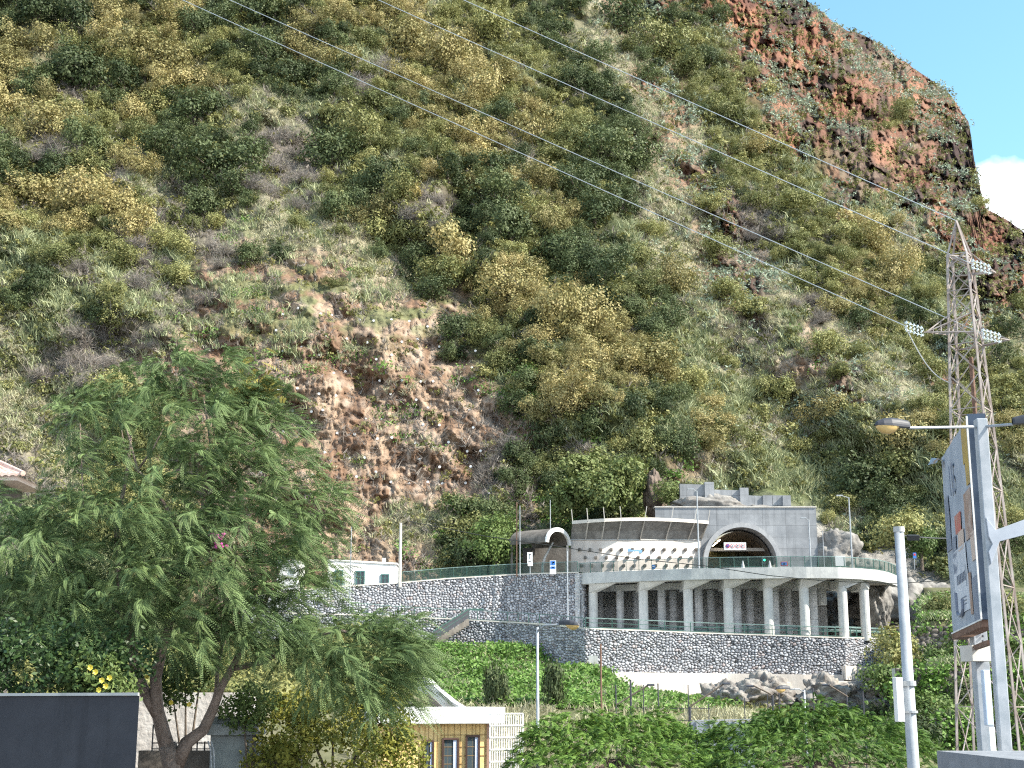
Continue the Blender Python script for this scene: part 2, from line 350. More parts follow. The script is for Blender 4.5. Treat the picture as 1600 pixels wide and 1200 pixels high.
def terrain_Y(px, py, fine=True):
    px = np.asarray(px, float); py = np.asarray(py, float)
    yb, cot = slopes(px)
    d = Pn(px, py, np.ones_like(px)); dz = d[..., 2]
    zb = 12.0
    Y = (yb - zb * cot) / (1 - dz * cot)
    low = np.clip((dz * yb - zb), None, 0)           # below the road level: a steep foot
    Y = np.where(dz * yb < zb, yb + low * 0.25, Y)
    k = (Y / 180.0)
    q = py - 0.66 * px; r = px + 0.5 * py
    up = np.clip((900 - py) / 150, 0, 1)
    # buttresses and gullies that run down to the right, broken by benches
    Y = Y + up * k * (9.0 * fbm(q / 150, r / 420, 31, 3) + 5.0 * fbm(px / 95, py / 80, 33, 4) + 5.5 * (ridged((py - .9 * px) / 105, r / 380, 35, 2) - .55))
    # the dark gap in the trees, left of the centre
    Y = Y + 15 * np.exp(-(((px - 722) / 24) ** 2 + ((py - 345) / 62) ** 2)) + 8 * np.exp(-(((px - 500) / 30) ** 2 + ((py - 235) / 26) ** 2)) + 7 * np.exp(-(((px - 240) / 40) ** 2 + ((py - 185) / 20) ** 2)) + 6 * np.exp(-(((px - 940) / 30) ** 2 + ((py - 270) / 40) ** 2))
    if fine:
        R = zmask(px, py, 'R'); C = zmask(px, py, 'C') * 0.9 + zmask(px, py, 'A') * (py - 0.66 * px < -250) * 0.55; S = zmask(px, py, 'S')
        # scar: overhanging brow, columns and blocks
        bx = px + 10 * fbm(px / 25, py / 25, 46, 3); by = py + 14 * fbm(px / 30, py / 25, 47, 3)
        blk = hash2(np.floor(bx / 17 + .5 * np.floor(by / 25)), np.floor(by / 25), 48) + .6 * hash2(np.floor(bx / 8), np.floor(by / 11), 49)
        Y = Y + R * (1.9 * (ridged(px / 50, py / 75, 41, 4) - 0.6) + 0.8 * (blk - .7) + 1.0 * (ridged(px / 11, py / 24, 43, 4) - 0.6) + 0.6 * fbm(px / 3.6, py / 5, 45, 2) + 0.8 * ((py / 27 + .9 * fbm(px / 60, py / 60, 44, 3)) % 1.0 - .5))
        # cliffs: benches along the bedding and upright joints
        t = q / 52 + 1.9 * fbm(px / 70, py / 50, 51, 5); saw = (t - np.floor(t)); saw = np.minimum(saw, (1 - saw) * 5)
        bx = px + 9 * fbm(px / 20, py / 20, 52, 3); cb = hash2(np.floor(bx / 10), np.floor((q + 14 * fbm(px / 25, py / 22, 58, 3)) / 26), 50)
        Y = Y + C * k * (4.2 * (0.5 - saw) * (.35 + vnoise(px / 60, py / 45, 56)) + 2.6 * (cb - .5) + 3.0 * (hash2(np.floor(bx / 5), np.floor(py / 34 + bx / 70), 54) - .5) + 4.0 * (ridged(px / 14, py / 60, 53, 4) - 0.6) + 2.4 * fbm(px / 4, py / 8, 55, 3))
        Y = Y + (1 - np.clip(R + C, 0, 1)) * k * 1.0 * fbm(px / 22, py / 22, 57, 3)
        Y = Y + S * 0.9 * (ridged(px / 22, py / 20, 59, 3) - 0.5)
    return Y
def S(px, py): # point on the mountain
    return Pn(px, py, terrain_Y(px, py))

def mixc(a, b, t): return a * (1 - t[..., None]) + b * t[..., None]
def build_mountain():
    cols = np.arange(-260, 1862, 2.3); nr = 460
    top = np.maximum(skyline(cols), -190.0)
    t = np.linspace(0, 1, nr)
    px = np.repeat(cols[None, :], nr, 0); py = top[None, :] + (1060 - top[None, :]) * t[:, None]
    Y = terrain_Y(px, py); V = Pn(px, py, Y)
    # the far side behind the skyline
    back = []
    for dy, dz in ((60, -50), (25, -14), (9, -3), (2.5, -0.4)):
        b = V[0].copy(); b[:, 1] += dy; b[:, 2] += dz + 1.2 * fbm(cols / 9, cols * 0 + dy, 77, 2); back.append(b)
    V = np.concatenate([np.stack(back), V], 0); nb = 4
    pxa = np.concatenate([np.repeat(cols[None], nb, 0), px]); pya = np.concatenate([np.repeat(py[:1], nb, 0), py])
    c = np.array
    base = {'Y': c([.085, .075, .035]), 'O': c([.065, .07, .032]), 'D': c([.045, .05, .025]), 'K': c([.03, .03, .02]), 'G': c([.10, .115, .05]), 'B': c([.07, .09, .035]),  # K: soil coloured extra dark to stand for shadow in the deep gap
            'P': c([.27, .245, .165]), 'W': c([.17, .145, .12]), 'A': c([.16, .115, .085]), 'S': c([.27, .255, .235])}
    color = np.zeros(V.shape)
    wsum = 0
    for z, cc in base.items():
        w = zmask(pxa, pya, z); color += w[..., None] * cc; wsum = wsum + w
    n1 = fbm(pxa / 26, pya / 30, 61, 4) * .5 + .5; n2 = ridged(pxa / 14, pya / 22, 63, 3); n3 = vnoise(pxa / 5, pya / 6, 65); n4 = fbm(pxa / 60, pya / 45, 67, 3)
    Rk = mixc(mixc(c([.20, .125, .082]), c([.34, .25, .18]), np.clip((n1 - .38) * 4, 0, 1)), c([.12, .085, .068]), np.clip((n3 - .62) * 3, 0, 1))
    pale = np.clip((n4 + .22 * (pxa - 640) / 200 - .05) * 5, 0, 1) * np.clip((vnoise(pxa / 9, pya / 14, 66) - .45) * 5, 0, 1)
    Rk = mixc(Rk, c([.44, .36, .29]), pale * .55)
    up = np.clip((560 - pya - 0.0 * pxa) / 60, 0, 1) * np.clip((fbm(pxa / 30, pya / 14, 69, 3) + .15) * 4, 0, 1)
    Rk = mixc(Rk, c([.13, .15, .065]), up * .8)
    w = zmask(pxa, pya, 'R'); color += w[..., None] * Rk; wsum = wsum + w
    t2 = vnoise(pxa / 30, pya / 34, 71)
    Ck = mixc(mixc(c([.16, .072, .048]), c([.30, .145, .09]), np.clip((n1 - .45) * 4, 0, 1)), c([.055, .036, .032]), np.clip((t2 - .45) * 4, 0, 1))
    w = zmask(pxa, pya, 'C'); color += w[..., None] * Ck; wsum = wsum + w
    A2 = zmask(pxa, pya, 'A') * (pya - .66 * pxa < -250)
    color = mixc(color, Ck, np.clip(A2 * (n1 > .42), 0, 1) * .8)
    nn = V.shape[0]; nc = len(cols)
    idx = np.arange(nn * nc).reshape(nn, nc)
    quads = np.stack([idx[:-1, :-1], idx[1:, :-1], idx[1:, 1:], idx[:-1, 1:]], -1).reshape(-1, 4)
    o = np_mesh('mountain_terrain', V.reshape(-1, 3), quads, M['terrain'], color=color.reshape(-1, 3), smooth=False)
    tag(o, kind='structure')
build_mountain()

# ------------------------------------------------------------------ the valley floor: one sheet to the horizon
GC = np.array([  # x, y, z control points, taken from the photo
    *[(X(a, b, y), y, Z(b, y)) for a, b, y in [(560,1000,136),(680,1012,136.5),(800,1013,135.5),(920,1046,128.0),(1000,1088,127),(1060,1100,128),(1110,1104,129.5),(1180,1104,130),(1250,1104,132),(1340,1102,132.5),
      (700,1075,114),(790,1100,106),(900,1104,105),(1000,1112,108),(1100,1128,115),(1250,1136,118),(1350,1130,118),(600,1110,96),(860,1060,120),(760,1040,124),(960,1090,116),
      (400,1030,134),(200,1040,134),(0,1040,134),(-300,1040,134),(300,1100,100),(0,1100,100),(800,1180,84),(1100,1180,90),(1400,1170,96)]],
    *[(x, y, -6.0) for x in (-60, -30, -10, 10, 30, 60) for y in (10, 40, 66)]], float)
def ground_z(x, y):
    x = np.asarray(x, float); y = np.asarray(y, float)
    d = np.hypot(x[..., None] - GC[:, 0], y[..., None] - GC[:, 1]) + .4
    w = 1 / d ** 3.2; z = (w * GC[:, 2]).sum(-1) / w.sum(-1)
    # terraces on the right
    tz = np.interp(y, [70, 90, 97.9, 98.2, 107.9, 108.2, 121.9, 122.2, 128, 150], [-6, -4.2, -3.6, -1.0, -.6, 2.8, 3.4, 7.0, 7.6, 12])
    wr = np.clip((x - (y * 0.272) - .5) / 2.0, 0, 1); wr = wr * (y > 70)
    z = z * (1 - wr) + tz * wr
    far = np.clip((np.maximum(np.abs(x) - 90, 0) + np.maximum(y - 170, 0) + np.maximum(-y, 0)) / 60, 0, 1)
    return z * (1 - far) + -9 * far
def build_ground():
    xs = np.concatenate([[-4000, -1200, -400, -180, -110], np.arange(-70, 80.1, .5), [110, 180, 400, 1200, 4000]])
    ys = np.concatenate([[-3000, -800, -200, -60, -10], np.arange(10, 75, 2.5), np.arange(75, 141, .4), [145, 150, 170, 230, 500, 1200, 4000]])
    gx, gy = np.meshgrid(xs, ys); z = ground_z(gx, gy)
    inner = (np.abs(gx) < 70) & (gy > 60) & (gy < 141)
    z = z + inner * (.25 * fbm(gx / 3, gy / 3, 81, 3)) 
    n = fbm(gx / 5, gy / 5, 83, 4) * .5 + .5
    color = mixc(np.array([.10, .11, .05]), np.array([.19, .16, .11]), np.clip(n * 2 - .5, 0, 1))
    asph = (gy < 74) * 1.0; color = mixc(color, np.array([.12, .12, .12]), asph)
    idx = np.arange(gx.size).reshape(gx.shape)
    q = np.stack([idx[:-1, :-1], idx[:-1, 1:], idx[1:, 1:], idx[1:, :-1]], -1).reshape(-1, 4)
    o = np_mesh('ground', np.stack([gx, gy, z], -1).reshape(-1, 3), q, M['ground'], color=color.reshape(-1, 3), smooth=True)
    tag(o, kind='structure')
build_ground()

# ------------------------------------------------------------------ plants: generators
def unit(a): return a / (np.linalg.norm(a, axis=-1, keepdims=True) + 1e-9)
def leaf_quads(c, n, s, asp=.6, rng=RNG):
    """diamond leaves at c with normals n and sizes s"""
    m = len(c); a = unit(np.cross(n, unit(rng.normal(size=(m, 3))))); b = np.cross(n, a); s = np.broadcast_to(s, (m,))[:, None]
    return np.stack([c - a * s, c + b * s * asp, c + a * s, c - b * s * asp], 1)
def bush_quads(seed, lobes=6, clumps=70, per=16, leaf=.07, flat=.8, spread=.5, up=.35):
    rng = np.random.default_rng(seed); Q = []; V = []
    lc = rng.normal(size=(lobes, 3)) * (spread, spread, spread * .45); lc[:, 2] += .55 * flat; lr = rng.uniform(.38, .62, lobes); lc[0] = (0, 0, .45)
    k = rng.integers(0, lobes, clumps); d = unit(rng.normal(size=(clumps, 3)) + (0, 0, up)); r = lr[k] * rng.uniform(.55, 1.05, clumps)
    cc = lc[k] + d * r[:, None] * (1, 1, flat); cc[:, 2] = np.maximum(cc[:, 2], .02)
    ci = np.repeat(np.arange(clumps), per); sub = rng.normal(size=(len(ci), 3)) * .085
    p = cc[ci] + sub; n = unit(d[ci] * 1.2 + rng.normal(size=p.shape) * .5 + (0, 0, .2))
    Q = leaf_quads(p, n, leaf * rng.uniform(.6, 1.3, len(p)), .62, rng)
    v = np.clip(rng.uniform(0, 1, clumps)[ci] * .6 + rng.uniform(0, .4, len(p)), 0, 1)
    h = rng.uniform(0, 1, clumps)[ci] ** 1.5
    # a few limbs
    e = []
    for j in range(lobes):
        a = np.array([0, 0, 0.]); b = lc[j]; w = .018
        e.append([a + (w, 0, 0), a - (w, 0, 0), b - (w * .3, 0, 0), b + (w * .3, 0, 0)])
    return Q, v, h, lc
def blade_quads(seed, n=40, height=1.0, spread=.35, w=.03, lean=.35, curl=.25):
    rng = np.random.default_rng(seed); b = np.stack([rng.normal(size=n) * spread * .4, rng.normal(size=n) * spread * .4, np.zeros(n)], 1)
    d = rng.normal(size=(n, 3)) * lean; d[:, 2] = 1; d = unit(d) * (height * rng.uniform(.5, 1.1, n))[:, None]
    s = unit(np.cross(d, rng.normal(size=(n, 3)))) * w
    mid = b + d * .6; tip = b + d + np.stack([d[:, 0] * curl * 2, d[:, 1] * curl * 2, -np.abs(rng.normal(size=n)) * curl * height * .3], 1)
    return np.concatenate([np.stack([b - s, b + s, mid + s * .8, mid - s * .8], 1), np.stack([mid - s * .8, mid + s * .8, tip + s * .1, tip - s * .1], 1)]), np.tile(rng.uniform(0, 1, n), 2)
def twig_quads(seed, n=60, height=1.0, w=.016):
    rng = np.random.default_rng(seed); Q = []; v = []
    for i in range(n // 4):
        b = rng.normal(size=3) * (.12, .12, 0); d = unit(rng.normal(size=3) * (.8, .8, .4) + (0, 0, .8)); L = height * rng.uniform(.5, 1)
        m = b + d * L * .5; vv = rng.uniform()
        segs = [(b, m, w)] + [(m + d * L * .1 * t, m + unit(d + rng.normal(size=3) * .7) * L * rng.uniform(.35, .6), w * .6) for t in range(3)]
        for a, c, ww in segs:
            s = unit(np.cross(c - a, rng.normal(size=3))) * ww; Q.append([a - s, a + s, c + s * .4, c - s * .4]); v.append(vv)
    return np.array(Q), np.array(v)
def rosette_quads(seed, heads=7, per=7, L=.28):
    rng = np.random.default_rng(seed); Q = []; v = []
    for i in range(heads):
        c = rng.normal(size=3) * (.42, .42, .16) + (0, 0, .25); vv = rng.uniform()
        for k in range(per):
            d = unit(rng.normal(size=3) + (0, 0, .45)) * L * rng.uniform(.7, 1.2); s = unit(np.cross(d, rng.normal(size=3))) * L * .2
            Q.append([c, c + d * .5 + s, c + d, c + d * .5 - s]); v.append(np.clip(vv * .6 + rng.uniform() * .4, 0, 1))
    return np.array(Q), np.array(v)

MADE = {}
def mesh_of(kind, Q, v, h, m):
    me_o = leafmesh(kind, Q, m, {'v': v, 'h': h}); me = me_o.data; bpy.data.objects.remove(me_o); return me
# ------------------------------------------------------------------ countable bushes and trees on the slope
def fits(px, py, r, taken, f):
    for (a, b, s) in taken:
        if abs(a - px) < (r + s) * f and (a - px) ** 2 + ((b - py) * 1.15) ** 2 < ((r + s) * f) ** 2: return False
    return True
def place_names(px, py):
    """where on the slope, in words one can find in the photo"""
    l1 = np.interp(px, [285, 500, 800, 1000, 1280, 1420], [0, 98, 230, 325, 450, 510])
    l2 = np.interp(px, [385, 500, 1100, 1380, 1500], [0, 50, 328, 450, 500])
    l3 = np.interp(px, [630, 1100, 1475], [0, 225, 390]); l4 = np.interp(px, [780, 1100, 1490], [0, 155, 340])
    if px > 1440 and py > 380: return 'on the slope behind the lattice pylon' if py < 640 else 'on the slope behind the billboard'
    if py < l4 and px > 780: return 'on the slope above the topmost power line'
    if py < l3 and px > 630: return 'between the two topmost power lines'
    if py < l2 and px > 385: return ('between second and third power lines, ' + ('near the top' if py < 120 else 'left half' if px < 860 else 'toward pylon'))
    if py < l1 and px > 285: return 'between the two lowest power lines'
    if py > 560:
        if px < 420: return 'on the slope behind the big feathery tree'
        if px < 830: return 'on the rock scar above the stone wall'
        if px < 1060: return 'on the slope above the bare gallery wing wall'
        if px < 1290: return 'on the slope straight above the tunnel portal'
        return 'on the slope right of the tunnel portal'
    if px < 300:
        return ('at the far left, ' + ('near the photo top' if py < 110 else 'on the upper slope' if py < 230 else 'on the middle slope' if py < 370 else 'low above the feathery tree'))
    if px < 640:
        return ('left of centre, ' + ('just below the lowest power line' if py < l1 + 110 else 'above the rock scar' if py < 390 else 'on the rock scar'))
    if px < 860: return 'right of the rock scar, ' + ('just below the lowest power line' if py < l1 + 90 else 'high' if py < 420 else 'low')
    return 'on the middle slope under the lowest power line, ' + ('upper part' if py < l1 + 90 else 'lower part')
ORD = ['leftmost', 'second from left', 'third from left', 'fourth from left', 'fifth from left', 'sixth from left', 'seventh from left', 'eighth from left', 'ninth from left', 'tenth from left'] + \
      [w + ' from left' for w in 'eleventh twelfth thirteenth fourteenth fifteenth sixteenth seventeenth eighteenth nineteenth twentieth'.split()] + \
      ['twenty-' + w + ' from left' for w in 'first second third fourth fifth sixth seventh eighth ninth'.split()] + ['thirtieth from left'] + ['thirty-' + w + ' from left' for w in 'first second third fourth fifth sixth seventh eighth ninth'.split()] + ['fortieth from left'] + ['forty-' + w + ' from left' for w in 'first second third fourth fifth sixth seventh eighth ninth'.split()]
def slope_plants():
    protos = {}
    for k, (mt, n) in {'Y': ('l_yellow', 4), 'O': ('l_olive', 4), 'D': ('l_dark', 4)}.items():
        protos[k] = []
        for j in range(n):
            Q, v, h, lc = bush_quads(100 + 10 * j + ord(k), lobes=6 + j, clumps=230, per=14, leaf=.042 if k != 'D' else .046, flat=1.0 if k != 'D' else 1.15, spread=.34 if k != 'D' else .3)
            me = mesh_of('crown', Q, v, h, M[mt]); tr = None
            if k == 'D':
                b = MB()
                b.tube([(0, 0, -.35), (.02, .02, .1), (.0, .03, .55)], [.06, .05, .02], 6)
                for c in lc[1:5]: b.tube([(0, 0, .1), tuple(np.array(c) * .6 + (0, 0, .1)), tuple(c)], [.03, .02, .008], 5)
                o = b.build('trunk', M['stem']); tr = o.data; bpy.data.objects.remove(o)
            protos[k].append((me, tr))
    protos['W'] = []
    for j in range(3):
        Q, v = twig_quads(300 + j, 520, 1.05, .011); Q2, v2 = twig_quads(310 + j, 520, .75, .009)
        Q = np.concatenate([Q, Q2]); v = np.concatenate([v, v2]); protos['W'].append((mesh_of('twigs', Q, v, v * 0 + .3, M['l_grey']), None))
    explicit = [(390,402,24,'D'),(436,397,20,'D'),(345,262,54,'D'),(120,120,48,'D'),(300,180,44,'D'),(600,280,30,'D'),(770,300,42,'D'),(800,360,40,'D'),(690,430,44,'O'),(720,400,50,'Y'),(680,455,30,'D'),
        (620,300,36,'O'),(600,95,34,'W'),(30,60,40,'Y'),(70,190,44,'Y'),(245,85,50,'Y'),(210,60,36,'Y'),(280,120,34,'Y'),(60,300,44,'Y'),(130,310,44,'Y'),(185,320,36,'Y'),(435,250,34,'W'),(470,270,30,'W'),(220,400,26,'W'),
        (60,20,44,'D'),(110,30,40,'D'),(640,60,44,'Y'),(700,90,46,'Y'),(770,45,40,'O'),(750,140,40,'Y'),(820,200,42,'Y'),(560,210,42,'O'),(590,160,36,'O'),(520,240,44,'D'),(940,235,40,'D'),(1000,250,40,'D'),(900,130,30,'D'),
        (930,90,26,'D'),(985,30,44,'D'),(1040,70,44,'O'),(1080,110,34,'O'),(860,480,44,'Y'),(800,450,44,'Y'),(920,500,50,'Y'),(1010,560,46,'Y'),(900,600,44,'Y'),(960,410,34,'D'),(1050,440,40,'Y'),(1080,600,30,'O'),
        (1370,380,38,'Y'),(1400,420,36,'Y'),(1340,370,30,'O'),(1240,320,34,'O'),(1220,360,30,'W'),(1180,230,30,'Y'),(1140,180,30,'O'),(1400,740,50,'O'),(1350,760,46,'D'),(1420,690,40,'Y'),(1300,640,34,'Y'),(730,290,30,'Y'),
        (690,240,30,'O'),(840,330,34,'O'),(870,400,40,'D'),(930,340,36,'D'),(860,560,30,'Y'),(520,440,16,'O'),(700,555,20,'D'),(800,640,26,'D'),(860,690,30,'D'),(980,650,36,'D'),(1010,700,34,'O'),(740,840,44,'O')]
    taken = [(a, b, r) for a, b, r, k in explicit]
    todo = list(explicit)
    rng = np.random.default_rng(5)
    cx = rng.uniform(-60, 1660, 14000); cy = rng.uniform(-40, 850, 14000); zk = zone(cx, cy, 22)
    lim = {'Y': 295, 'O': 295, 'D': 290, 'W': 70}; cnt = {k: sum(1 for e in explicit if e[3] == k) for k in lim}
    for px, py, k in zip(cx, cy, zk):
        if k == 'K': k = 'D'
        if k in 'PG' and rng.uniform() < .03: k = 'O'
        if k == 'B' and rng.uniform() < .25: k = 'D'
        if k == 'Y' and rng.uniform() < .14: k = 'O'
        elif k in 'YO' and rng.uniform() < .10: k = 'D'
        elif k == 'A' and rng.uniform() < .05: k = 'O'
        if k not in lim or cnt[k] >= lim[k]: continue
        if py < skyline(np.array([px]))[0] + 26: continue
        if py > 560 and px < 470: 
            if rng.uniform() < .6: continue
        if py > 735 and px > 1010 and px < 1290: continue
        far = .75 if (py - .66 * px) < -400 else 1
        r = rng.uniform(14, 33) * far
        if not fits(px, py, r, taken, .50): continue
        taken.append((px, py, r)); cnt[k] += 1; todo.append((px, py, r, k))
    buckets = {}
    recs = []
    INFO = {'Y': ('autumn_bush', 'bush', 'yellow-olive bush', 'yellowing bushes on the mountainside'), 'O': ('green_bush', 'bush', 'olive-green bush', 'olive-green bushes on the mountainside'),
            'D': ('evergreen_tree', 'tree', 'dark green tree', 'dark evergreen trees on the mountainside'), 'W': ('leafless_bush', 'bush', 'leafless grey bush', 'bare grey bushes on the mountainside')}
    for i, (px, py, r, k) in enumerate(todo):
        yy = terrain_Y(np.array([px]), np.array([py + r * .55]), fine=False)[0]
        base = P(px, py + r * .55, yy); sc = r / F * yy * (1.34 if k != 'W' else 1.25)
        size = 'small' if r < 22 else 'large' if r > 34 else 'medium'
        key = (k, size, place_names(px, py)); buckets.setdefault(key, []).append((px, i)); recs.append((k, base, sc, key))
    rank = {}
    for key, l in buckets.items():
        l.sort()
        for j, (_, i) in enumerate(l): rank[i] = (j, len(l))
    for i, (k, base, sc, key) in enumerate(recs):
        name, cat, desc, grp = INFO[k]; me, tr = protos[k][i % len(protos[k])]
        j, n = rank[i]
        label = f"{key[1]} {desc} {key[2]}" + (f", {ORD[min(j, len(ORD) - 1)]}" if n > 1 else '')
        w = label.split(); label = ' '.join(w[:16])
        if tr is None:
            o = bpy.data.objects.new(name, me); COL.objects.link(o); root = o
        else:
            root = bpy.data.objects.new(name, None); COL.objects.link(root)
            for nm, md in (('crown', me), ('trunk', tr)):
                ch = bpy.data.objects.new(nm, md); COL.objects.link(ch); ch.parent = root
        root.location = base; root.rotation_euler = (rng.uniform(-.12, .12), rng.uniform(-.12, .12), rng.uniform(0, 6.28)); root.scale = (sc * rng.uniform(.85, 1.1), sc * rng.uniform(.85, 1.1), sc * rng.uniform(.8, 1.1))
        tag(root, label, cat, grp)
    return taken
TAKEN = slope_plants()

# ------------------------------------------------------------------ uncountable ground cover of the slope
def scatter(name, protos, pts, scale, mt, label, seed=1, tilt=.25, cat=None):
    """one merged mesh; protos [(Q, v)], pts (n,3), scale (n,)"""
    rng = np.random.default_rng(seed); QQ = []; VV = []; HH = []
    pick = rng.integers(0, len(protos), len(pts))
    for j, (Q, v) in enumerate(protos):
        s = np.where(pick == j)[0]
        if not len(s): continue
        a = rng.uniform(0, 6.283, len(s)); ca, sa = np.cos(a), np.sin(a); tx = rng.normal(size=len(s)) * tilt; ty = rng.normal(size=len(s)) * tilt
        R = np.zeros((len(s), 3, 3)); R[:, 0, 0] = ca; R[:, 0, 1] = -sa; R[:, 1, 0] = sa; R[:, 1, 1] = ca; R[:, 2, 2] = 1; R[:, 0, 2] = tx; R[:, 1, 2] = ty
        q = np.einsum('nij,mkj->nmki', R, Q) * scale[s][:, None, None, None] + pts[s][:, None, None, :]
        QQ.append(q.reshape(-1, *Q.shape[1:])); VV.append(np.tile(v, len(s))); HH.append(np.repeat(rng.uniform(0, 1, len(s)), len(v)))
    o = leafmesh(name, np.concatenate(QQ), M[mt], {'v': np.concatenate(VV), 'h': np.concatenate(HH)})
    tag(o, label, cat, kind='stuff'); return o
def slope_cover():
    rng = np.random.default_rng(9); n = 90000
    px = rng.uniform(-230, 1830, n); py = rng.uniform(-160, 905, n)
    ok = py > skyline(px) + 2
    ok &= ~((px > 1000) & (px < 1290) & (py > 793)) & ~((px > 1050) & (px < 1236) & (py > 768)) & ~((px > 820) & (px < 1300) & (py > 880))
    px, py = px[ok], py[ok]; zk = zone(px, py, 20, 8)
    pts = S(px, py); yy = pts[:, 1]; pts[:, 2] -= .15
    u = rng.uniform(size=len(px)); hi = (py - .66 * px) < -250
    w = yy / 200.0
    def go(mask, name, protos, smin, smax, mt, label, seed, tilt=.25):
        i = np.where(mask)[0]; sc = rng.uniform(smin, smax, len(i)) * w[i] ** .5
        scatter(name, protos, pts[i], sc, mt, label, seed, tilt)
    patch = fbm(px / 40, py / 26, 91, 3)
    dry = (np.isin(zk, ['P']) & (u < .62)) | (np.isin(zk, ['W', 'G']) & (u < .14)) | ((zk == 'A') & ~hi & (u < .3)) | ((zk == 'Y') & (u < .05)) | ((zk == 'R') & (u < .07) & (patch > .05)) | ((zk == 'O') & (u < .06))
    go(dry, 'dry_grass', [blade_quads(1, 20, 1, .9, .05, .5), blade_quads(2, 20, .8, .9, .05, .6)], .6, 1.3, 's_dry', 'pale dry grass growing over the steep slope', 1)
    reed = ((zk == 'G') & (u > .3) & (u < .78)) | ((zk == 'P') & (u > .62) & (u < .74)) | (np.isin(zk, ['O']) & (u > .1) & (u < .2)) | ((zk == 'R') & (py < 560) & (patch > .0) & (u > .5) & (u < .66))
    go(reed, 'reeds', [blade_quads(3, 20, 1.4, .8, .055, .3), blade_quads(4, 20, 1.2, .9, .055, .45)], .6, 1.5, 's_reed', 'light green reeds and cane on the slope', 2, .15)
    scrub = (np.isin(zk, ['O', 'Y', 'D', 'K', 'B']) & (u > .55) & (u < .84)) | ((zk == 'G') & (u > .8) & (u < .95)) | (np.isin(zk, ['P', 'W', 'A', 'C']) & (u > .93)) | ((zk == 'R') & (u > .985))
    bq = [bush_quads(40 + j, 4, 12, 5, .13, .7, .4)[:2] for j in range(3)]
    go(scrub, 'low_scrub', bq, .9, 1.8, 's_scrub', 'low green scrub filling gaps between the bushes', 3)
    tw = ((zk == 'W') & (u > .3) & (u < .7)) | (np.isin(zk, ['P', 'R']) & (u > .86) & (u < .93)) | (np.isin(zk, ['Y', 'O', 'D']) & (u > .88) & (u < .93)) | ((zk == 'R') & (px > 740) & (py > 640) & (u > .75))
    go(tw, 'dead_brushwood', [twig_quads(5, 32, 1.3, .032), twig_quads(6, 32, 1.1, .032)], 1.1, 2.4, 's_twig', 'dead grey brushwood lying over the slope', 4)
    cm_ = fbm((py - .7 * px) / 17, (px + .7 * py) / 95, 93, 3)
    sil = ((zk == 'A') & (u > .22) & (u < .98) & ((cm_ > -.02) | ~hi)) | ((zk == 'C') & (u < .8) & (cm_ > .14)) | ((zk == 'P') & (px > 900) & (u > .76) & (u < .84))
    go(sil, 'wild_succulents', [rosette_quads(7, 5, 6, .36), rosette_quads(8, 5, 6, .36)], 1.0, 1.9, 's_silver', 'silvery succulents covering the red cliff ledges', 5)
    grn = ((zk == 'C') & (u > .6) & (u < .8)) | ((zk == 'A') & (u > .12) & (u < .22))
    go(grn, 'cliff_herbs', [blade_quads(23, 16, .8, .9, .06, .6), bush_quads(51, 3, 8, 5, .14, .6, .4)[:2]] if False else [bush_quads(51, 3, 8, 5, .14, .6, .4)[:2]], .9, 1.6, 's_scrub', 'green herbs on the cliff ledges', 6)
    # the smaller bushes past the countable ones
    ex = {'Y': [], 'O': [], 'D': []}; tk = list(TAKEN); r3 = np.random.default_rng(77)
    for a, b, k in zip(px[:16000], py[:16000], zk[:16000]):
        k = 'D' if k == 'K' else k
        if k in 'YO' and r3.uniform() < .12: k = 'YOD'[r3.integers(0, 3)]
        if k in 'PG' and r3.uniform() < .03: k = 'O'
        if k not in ex or b > 735 and 1010 < a < 1290: continue
        r = r3.uniform(9, 19)
        if not fits(a, b, r, tk, .62): continue
        tk.append((a, b, r)); ex[k].append((a, b, r))
    for k, nm, mt, lab in (('Y', 'yellow_thicket', 's_yellow', 'small yellow-olive bushes filling the slope between the larger ones'), ('O', 'olive_thicket', 's_olive', 'small olive bushes filling the slope between the larger ones'), ('D', 'dark_thicket', 's_darkleaf', 'small dark bushes filling the slope between the larger trees')):
        e = np.array(ex[k]); q = S(e[:, 0], e[:, 1] + e[:, 2] * .5); q[:, 2] -= .2
        scatter(nm, [bush_quads(400 + j + ord(k), 5, 62, 8, .085, 1.0, .34)[:2] for j in range(3)], q, e[:, 2] / F * q[:, 1] * 1.5, mt, lab, 30 + ord(k), .1)
    vine = ((zk == 'B') & (u < .5)) | ((zk == 'R') & (patch > .3) & (u > .2) & (u < .30)) | ((px > 850) & (px < 1060) & (py > 740) & (u < .5))
    vq = []
    for j in range(2):
        r2 = np.random.default_rng(60 + j); c = r2.normal(size=(34, 3)) * (.55, .55, .35) + (0, -.2, .25)
        vq.append((leaf_quads(c, unit(r2.normal(size=c.shape) + (0, -.8, .6)), .17, .8, r2), r2.uniform(0, 1, 34)))
    go(vine, 'creeping_vines', vq, .7, 1.3, 's_vine', 'bright green creepers hanging over the rock', 7)
slope_cover()

